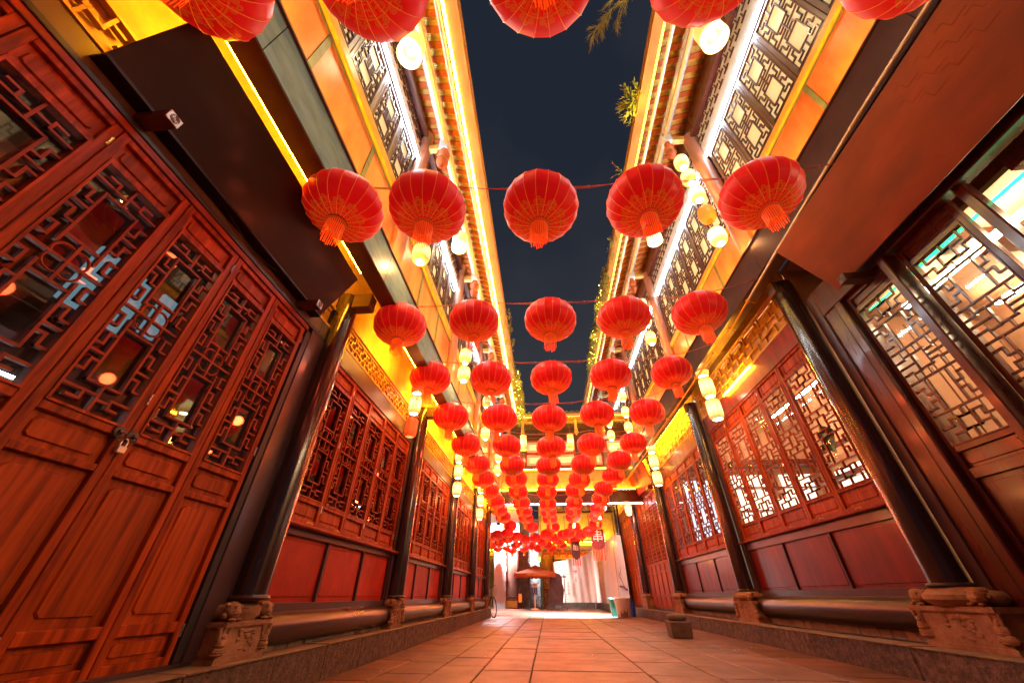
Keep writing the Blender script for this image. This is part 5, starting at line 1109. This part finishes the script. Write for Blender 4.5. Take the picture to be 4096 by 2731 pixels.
# wires: each row hangs from a doubled wire, left fascia to right pipe
rowsW = [ROW0] + [GRID[i * 5:i * 5 + 5] for i in range(12)]
for ri, rw in enumerate(rowsW):
    wr = thing('lantern_wire', 'thin red wire carrying the %s' % ('lantern row cut by the top edge' if ri == 0 else ORD[ri - 1] + ' full lantern row'), 'wire', (0, rw[2][1], 4.3), 'wires across the alley')
    b = MB(); ylf, yr = rw[0][1] + .05, rw[4][1] + .35
    pts = [(-1.9, ylf, 4.06)] + [(p[0], p[1], p[2] + .36 + (.03 if j % 2 else 0)) for j, p in enumerate(rw)] + [(3.76, yr, 5.04)]
    pf = []
    for a_, c_ in zip(pts, pts[1:]):
        for t in (0, .25, .5, .75): pf.append(tuple(Vector(a_).lerp(Vector(c_), t) - Vector((0, 0, .05 * sin(pi * t)))))
    pf.append(pts[-1]); b.path(pf, .0055, 5, 'wire'); b.path([(p[0], p[1] + .012 * cos(j), p[2] - .015 * (1 + sin(j * 1.9))) for j, p in enumerate(pf)], .0035, 4, 'wire')
    for p in pf[2::3]: b.ell(p, .018, .012, .014, 'wire', 6, 4)
    b.path([pts[0], (-1.96, ylf - .1, 4.12), (-1.9, ylf + .12, 4.0)], .005, 4, 'wire')
    for p in rw: b.tube((p[0], p[1], p[2] + .28), (p[0], p[1], p[2] + .38), .004, .004, 4, 'wire')
    obj('wire', b.mesh('wire'), wr, (0, 0, 0))

# ------------------------------------------------------------------ lit lamp strings
def round_lamp(h, r, k):
    b = MB(); pr = []
    for j in range(13):
        t = -1 + 2 * j / 12; pr.append((r * (1 - abs(t) ** 4 * .45) if abs(t) < .999 else r * .42, t * h / 2))
    b.lathe(pr, 18, k); b.lathe([(r * .42, -h / 2), (r * .42, -h / 2 - .02), (.0, -h / 2 - .021)], 18, 'bulb' if k in ('lamp', 'lampw') else 'collar'); b.lathe([(r * .42, h / 2), (r * .42, h / 2 + .02), (0, h / 2 + .021)], 18, 'gold'); [b.lathe([(r * (1 - abs(t) ** 4 * .45) + .001, t * h / 2 - .003), (r * (1 - abs(t) ** 4 * .45) + .004, t * h / 2), (r * (1 - abs(t) ** 4 * .45) + .001, t * h / 2 + .003)], 18, 'goldd') for t in [-.8 + .2 * q for q in range(9)]]
    return b.mesh('lamp_shade', smooth=True)
def hex_lamp(h, r, k):
    s_ = MB(); pr = [(r * .72, -h / 2), (r * .95, -h * .38), (r, -h * .25), (r, h * .25), (r * .95, h * .38), (r * .72, h / 2)]; s_.lathe(pr, 8, k)
    f = MB()
    for i in range(8): f.path([(p[0] * 1.01 * cos(i * pi / 4), p[0] * 1.01 * sin(i * pi / 4), p[1]) for p in pr], r * .018, 4, 'dwood')
    for z in (-h / 2, h / 2): f.path([(r * .74 * cos(i * pi / 4), r * .74 * sin(i * pi / 4), z) for i in range(9)], r * .05, 5, 'dwood')
    c = MB(); c.lathe([(r * .62, -h / 2 - .004), (.001, -h / 2 - .004)], 16, 'bulb'); return s_.mesh('lamp_shade'), f.mesh('lamp_frame'), c.mesh('lamp_base')
RD = {k: round_lamp(.46, .17, k) for k in ('lamp', 'lampw', 'lorange')}
HX = {k: hex_lamp(.36, .125, k) for k in ('lamp', 'lred')}
WARM = bpy.data.lights.new('lamp_bulb', 'POINT'); WARM.color = (1, .34, .075); WARM.energy = 25; WARM.shadow_soft_size = .08
def bulb_at(parent, loc, data=None):
    o = bpy.data.objects.new('bulb_light', data or WARM); COL.objects.link(o); o.parent = parent; o.location = loc
def lamp(kind, loc, label, group, sc=1., k='lamp', lit=True):
    r = thing('paper_lamp', label, 'lamp', loc, group); r.scale = (sc, sc, sc)
    if kind == 'r': obj('shade', RD[k], r, world=False)
    else:
        a, f, c = HX[k]; obj('shade', a, r, world=False); obj('frame', f, r, world=False)
        if lit: obj('base', c, r, world=False)
    if lit: bulb_at(r, (0, 0, -.28))
    b = MB(); b.tube((0, 0, .2), (0, 0, .42), .004, .004, 4, 'wire'); obj('cord', b.mesh('cord'), r, world=False)
    return r
def string(kind, x, y, zs, where, grp, sc, ks=None, lit=None):
    nm = {1: [''], 2: ['upper', 'lower'], 3: ['top', 'middle', 'bottom'], 5: ['top', 'second', 'third', 'fourth', 'bottom']}[len(zs)]
    for i, z in enumerate(zs):
        k = ks[i] if ks else 'lamp'; lt = lit[i] if lit else True
        dsc = {'lamp': 'glowing pale yellow', 'lampw': 'bright white', 'lorange': 'dim orange', 'lred': 'faintly glowing reddish'}[k]
        lamp(kind, (x, y, z), '%s paper lamp, %s of string %s' % (dsc, nm[i], where) if nm[i] else '%s paper lamp %s' % (dsc, where), grp, sc, k, lt)
G1 = 'round paper lamps hung from the eaves'; G2 = 'eight sided paper lamps hung along the walls'
string('r', 3.56, 4.9, [9.04, 8.42, 7.78, 7.08, 6.40], 'beside the first right upper column', G1, .90, ['lamp', 'lamp', 'lampw', 'lorange', 'lampw'], [1, 1, 1, 0, 1])
string('r', 3.59, 9.7, [8.8, 8.1, 7.4], 'beside the second right upper column', G1, .95, ['lamp', 'lampw', 'lamp'])
string('r', 3.56, 14.5, [7.75, 7.03, 6.35], 'beside the third right upper column', G1, .95)
string('r', 3.30, 17.0, [7.6, 6.95, 6.3], 'where the right building meets the bridge', G1, 1.0)
string('r', -1.63, 3.5, [4.78], 'hanging between the two leftmost front red lanterns', G1, .75)
string('r', -1.67, 7.0, [5.25, 4.78], 'under the second left eave post', G1, .80)
string('r', -1.68, 10.5, [5.75, 5.2, 4.72], 'under the third left eave post', G1, .80)
string('r', -1.69, 14.0, [5.6, 5.1, 4.62], 'under the fourth left eave post', G1, .80)
string('h', -2.28, 5.95, [3.95, 3.55, 3.12], 'before the first left frieze', G2, .92, ['lred', 'lamp', 'lred'], [1, 1, 0])
string('h', -2.28, 9.93, [3.86, 3.45, 3.0], 'before the second left frieze', G2, .95)
string('h', -2.26, 13.7, [3.9, 3.48, 3.03], 'before the third left frieze', G2, .95)
string('h', 3.95, 8.0, [5.28, 4.74, 4.18], 'on the nearer scroll bracket', G2, 1.3)
string('h', 3.95, 13.4, [5.18, 4.62, 4.05], 'on the farther scroll bracket', G2, 1.3)
string('h', 3.95, 19.0, [5.15, 4.65, 4.05], 'beyond the calligraphy sign', G2, 1.25)
string('h', 3.3, 24.0, [3.5], 'hanging alone before the cloth screen', G2, 1.2)
string('r', -.45, 25.0, [2.5], 'small, in front of the blue framed door beyond the bridge', G2, .6)
text('lamp_lettering', '霜\n林\n晚', .05, 'ink', None, frame((-2.225, 5.845, 3.56), (.75, .45, 0), (0, 0, 1))).parent = None
bpy.data.objects['lamp_lettering'].name = 'lamp_lettering'
lt_o = bpy.data.objects['lamp_lettering']
for o in list(COL.objects):
    if o.name.startswith('paper_lamp') and abs(o.location.y - 5.95) < .01 and abs(o.location.z - 3.55) < .01:
        lt_o.parent = o; lt_o.matrix_parent_inverse = Matrix.Identity(4); mw = frame((-2.225, 5.845, 3.56), (.75, .45, 0), (0, 0, 1)); lt_o.matrix_basis = Matrix.Diagonal((1 / .92, 1 / .92, 1 / .92, 1)) @ Matrix.Translation(-o.location) @ mw
# iron scroll brackets on the right wall
for (x, y, z) in ((3.95, 8.0, 5.75), (3.95, 13.4, 5.65)):
    r = thing('scroll_bracket', 'black iron scroll bracket holding lamps, %s' % ('nearer one on the right wall' if y < 9 else 'farther one on the right wall'), 'bracket', (4.3, y, z))
    b = MB(); b.path([(x - .1 + .07 * cos(t), y, z + .02 + .07 * sin(t)) for t in (0, .8, 1.6, 2.4, 3.2, 4.0)], .012, 6, 'iron'); b.path([(x, y, z - .25), (x, y, z), (x + .1, y, z + .03), (4.34, y, z - .03)], .012, 6, 'iron'); b.path([(x + .03, y, z - .1), (x + .2, y, z - .12), (4.34, y, z - .05)], .009, 6, 'iron'); b.box(4.33, 4.36, y - .03, y + .03, z - .15, z + .08, 'iron'); obj('scroll', b.mesh('scroll'), r, (0, 0, 0))
# big cylinder lamps below the eaves
CYL = MB(); CYL.lathe([(.235, 0), (.235, .62), (.15, .64)], 24, 'lampw'); CYL.lathe([(.24, -.02), (.24, .02), (.15, .02), (.15, -.02), (.24, -.02)], 24, 'lamp'); cylm = CYL.mesh('lamp_shade', smooth=True)
Cb = MB(); Cb.ell((0, 0, .18), .07, .07, .09, 'bulb', 12, 8); cbm = Cb.mesh('bulb')
BIG = bpy.data.lights.new('big_bulb', 'POINT'); BIG.color = (1, .72, .42); BIG.energy = 24; BIG.shadow_soft_size = .1
for (x, y, z, k, lb) in ((-1.64, 1.78, 7.0, .72, 'beside the second top edge lantern on the left'), (-1.66, 5.35, 7.05, .68, 'with painted face print under the left eave'), (3.36, 2.48, 8.75, .92, 'under the right eave beside the starry bulb'), (3.4, 7.0, 8.8, .85, 'half hidden behind the fourth front lantern')):
    r = thing('cylinder_lamp', 'big white cylinder lamp with open base ' + lb, 'lamp', (x, y, z), 'big cylinder lamps under the eaves'); r.scale = (k, k, k)
    obj('shade', cylm, r, world=False); obj('bulb', cbm, r, world=False); bulb_at(r, (0, 0, -.08), BIG); b = MB(); b.tube((0, 0, .6), (0, 0, .95), .006, .006, 4, 'wire'); obj('cord', b.mesh('cord'), r, world=False)
# lamps hung from the bridge posts
PC_ = MB(); PC_.lathe([(.15, -.33), (.15, .33), (.1, .36)], 20, 'lamp'); PC_.lathe([(.155, -.36), (.155, -.31)], 20, 'gold'); pcm = PC_.mesh('lamp_shade', smooth=True)
pr_ = MB(); pr_.path([(-.10, -.115, -.05), (0, -.155, -.08), (.1, -.118, -.04)], .007, 4, 'dwood'); pr_.ell((-.01, -.152, .0), .03, .012, .02, 'dwood', 8, 5); pr_.ell((.01, -.153, .03), .015, .01, .012, 'dwood', 8, 5); prm = pr_.mesh('bird_print')
for x, nm in ((-.86, 'left'), (.50 + .86, 'right')):
    r = thing('cylinder_lamp', 'painted cylinder lamp before the bridge windows, %s one' % nm, 'lamp', (x, 16.9, 6.66), 'painted lamps before the bridge windows'); obj('shade', pcm, r, world=False); obj('bird_print', prm, r, world=False); b = MB(); b.tube((0, 0, .34), (0, 0, .8), .006, .006, 4, 'wire'); obj('cord', b.mesh('cord'), r, world=False); bulb_at(r, (0, 0, -.42))

# floodlight under the bridge, throwing white light across the far court
fl = thing('floodlight', 'bright white floodlight at the right end of the bridge beam', 'floodlight', (3.45, 18.3, 4.5))
b = MB(); b.box(3.3, 3.6, 18.25, 18.4, 4.36, 4.56, 'iron'); b.tube((3.45, 18.3, 4.56), (3.45, 18.2, 4.65), .015, .015, 6, 'iron'); obj('housing', b.mesh('housing', bevel=.01), fl, (0, 0, 0))
b = MB(); b.box(3.32, 3.58, 18.4, 18.405, 4.38, 4.54, 'flood'); obj('glass', b.mesh('glass'), fl, (0, 0, 0))
area('flood_and_fill', (2.2, 18.6, 4.2), (1.4, 29, 1.0), (1, .66, .50), 240, .8, .3, fl, 130)  # soft pinkish fill added for the far court, off the lamp housing
area('flood_and_fill', (3.2, 18.45, 4.3), (.4, 20.6, 0), (.80, .92, 1), 3800, .3, .2, fl, 75)

wf = thing('floodlight', 'dazzling white floodlight washing the gate wall beyond the bridge', 'floodlight', (-3.3, 28.3, 4.85))
b = MB(); b.box(-3.45, -3.15, 28.2, 28.3, 4.75, 4.95, 'iron'); b.tube((-3.3, 28.25, 4.95), (-3.3, 29.2, 5.6), .02, .02, 6, 'iron'); obj('housing', b.mesh('housing'), wf, (0, 0, 0))
b = MB(); b.box(-3.43, -3.17, 28.302, 28.31, 4.77, 4.93, 'flood'); obj('glass', b.mesh('glass'), wf, (0, 0, 0))
area('wall_beam', (-3.3, 28.35, 4.8), (-3.0, 30, 3.2), (.93, .96, 1), 2600, .4, .3, wf, 125)
area('wall_beam', (-3.3, 28.1, 4.7), (-2.6, 27.2, 0), (.95, .96, 1), 350, .3, .3, wf, 150)

# pink pipe and yellow cable along the right fascia
pp = thing('fascia_pipe', 'pale pink pipe with yellow cable tied along the right fascia', 'pipe', (3.74, 8, 5.0))
b = MB(); b.path([(3.72, -1, 5.22), (3.72, 2.2, 5.15), (3.74, 4.3, 5.05), (3.76, 5.2, 5.0)], .022, 8, 'pipe'); obj('pipe', b.mesh('pipe', smooth=True), pp, (0, 0, 0))
b = MB(); ys = [5.2, 6.0, 6.9, 8, 9, 10.5, 12, 14, 16, 17.6]; b.path([(3.76 + .02 * (i % 2), y, 5.0 - .03 * sin(i * 2)) for i, y in enumerate(ys)], .016, 7, 'yellowp'); b.path([(3.78, y + .2, 4.98 + .03 * cos(i * 2)) for i, y in enumerate(ys)], .009, 6, 'yellowp')
for y in ys: b.ell((3.76, y, 5.0), .035, .05, .035, 'yellowp', 8, 5, .2); b.path([(3.76, y, 5.0), (3.9, y + .05, 4.98), (4.05, y, 5.05)], .006, 5, 'yellowp')
obj('cable', b.mesh('cable', smooth=True), pp, (0, 0, 0))
cb2 = thing('loose_cable', 'thin black cable sagging from the left black sign', 'cable', (-2.5, 1.8, 3.3))
b = MB(); b.path([(-2.5 + .02 * sin(i), 1.35 + i * .14, 3.34 - .10 * sin(i * pi / 9)) for i in range(9)], .006, 5, 'iron'); obj('cable', b.mesh('cable'), cb2, (0, 0, 0))

# ------------------------------------------------------------------ plants on the eaves
def vine(label, x, y0, y1, z, drop, n, k='leaf', spread=.2, size=.07):
    r = thing('hanging_vine', label, 'plant', (x, (y0 + y1) / 2, z)); b = MB(); st = MB()
    for _ in range(n):
        y = random.uniform(y0, y1); l = drop * random.uniform(.35, 1.1); p = Vector((x + random.uniform(-.1, .1), y, z + random.uniform(0, .15)))
        q = p.copy(); dx = random.uniform(-spread, spread) * .3
        for i in range(6):
            nq = q + Vector((dx / 6 + random.uniform(-.03, .03), random.uniform(-.04, .04), -l / 6)); st.tube(q, nq, .004, .004, 3, 'twig'); leaves(b, nq, (spread * .55, spread * .8, l / 8), 9, size, k); q = nq
    obj('stems', st.mesh('stems'), r, (0, 0, 0)); obj('leaves', b.mesh('leaves'), r, (0, 0, 0))
    if n > 50:
        b = MB()
        for _ in range(50): b.ell((x + random.uniform(-.15, .15) * (1 if x > 0 else 1), random.uniform(y0, y1), z + random.uniform(-drop * .6, .15)), .014, .014, .014, 'eled', 6, 4)
        tag(obj('fairy_lights', b.mesh('fairy_lights'), r, (0, 0, 0)), kind='stuff')
        for q in range(3): point('leaf_fill', (x - .12 * (1 if x > 0 else -1), y0 + (q + .5) * (y1 - y0) / 3, z - .15), (1, .62, .06), 26, .1, r)  # unseen point lamps added to brighten the creeper
vine('yellow green creeper trailing off the far end of the left eave', -.93, 12.5, 16.8, 8.1, .75, 60, spread=.28, size=.10)
vine('sparse vine tendrils hanging from the middle of the left eave', -.95, 8.3, 12.2, 8.05, .4, 16, spread=.15)
vine('dense yellow creeper covering the far end of the right eave', 2.66, 10.5, 17., 10.6, .9, 80, spread=.28, size=.11)
vine('trailing creeper on the right eave above the second red lantern row', 2.62, 7.9, 10.6, 10.55, .75, 26, spread=.2, size=.09)
def shrub(label, c, r_, n, size, k, flowers=False):
    r = thing('eave_plant', label, 'plant', c); b = MB()
    for _ in range(n):
        a = Vector((random.uniform(-1, -.05), random.uniform(-.6, .6), random.uniform(-.5, .5))).normalized(); L_ = r_ * random.uniform(.5, 1); p = Vector(c); e = p + a * L_
        b.tube(p, e, .005, .003, 4, 'twig')
        for t in range(7):
            q = p + a * L_ * (.3 + .7 * t / 6); d_ = (a + Vector([random.gauss(0, .6) for _ in range(3)])).normalized() * size; o_ = d_.orthogonal().normalized() * size * .22
            b.add([q, q + d_ * .5 + o_, q + d_, q + d_ * .5 - o_], [(0, 1, 2, 3)], k)
        if flowers: b.ell(e, .02, .02, .02, 'flower', 6, 4)
    obj('leaves', b.mesh('leaves'), r, (0, 0, 0)); point('leaf_fill', Vector(c) + Vector((-.1, 0, -.35)), (1, .72, .08), 14 if n > 10 else 6, .06, r)  # point lamp added to light up the plant, no bulb there
shrub('bright green bamboo tuft sticking out of the right eave', (2.72, 4.1, 10.5), .55, 36, .14, 'leaf')
shrub('small flowering sprig poking from the right eave', (2.62, 5.9, 10.5), .5, 4, .08, 'leaf', True)
def twigs(label, c):
    r = thing('bamboo_branch', label, 'plant', c); b = MB()
    def br_(p, a, L_, d):
        n = 6
        for i in range(n):
            q = p + a * L_ / n; b.tube(p, q, .008 - .002 * d, .006 - .002 * d, 4, 'twig')
            for s_ in (-1, 1):
                e = (a + Vector((random.uniform(-.6, .6), random.uniform(-.6, .6), random.uniform(-.6, .6)))).normalized()
                b.tube(q, q + e * .12, .003, .001, 3, 'leaf')
                if d < 2 and random.random() < .55: br_(q, e, L_ * .38, d + 1)
            p = q; a = (a + Vector((random.uniform(-.08, .08), random.uniform(-.05, .12), random.uniform(-.12, .02)))).normalized()
    br_(Vector(c), Vector((-.85, .35, -.1)).normalized(), 1.25, 0); br_(Vector(c) + Vector((0, -.5, 0)), Vector((-.9, .1, 0)).normalized(), .55, 1)
    obj('stems', b.mesh('stems'), r, (0, 0, 0)); point('leaf_fill', Vector(c) + Vector((-.35, .1, -.35)), (1, .66, .08), 12, .06, r)  # extra unseen lamp added to make the branch stand out
twigs('bare yellow bamboo branch reaching out over the right eave into the sky', (2.75, 1.75, 10.55))
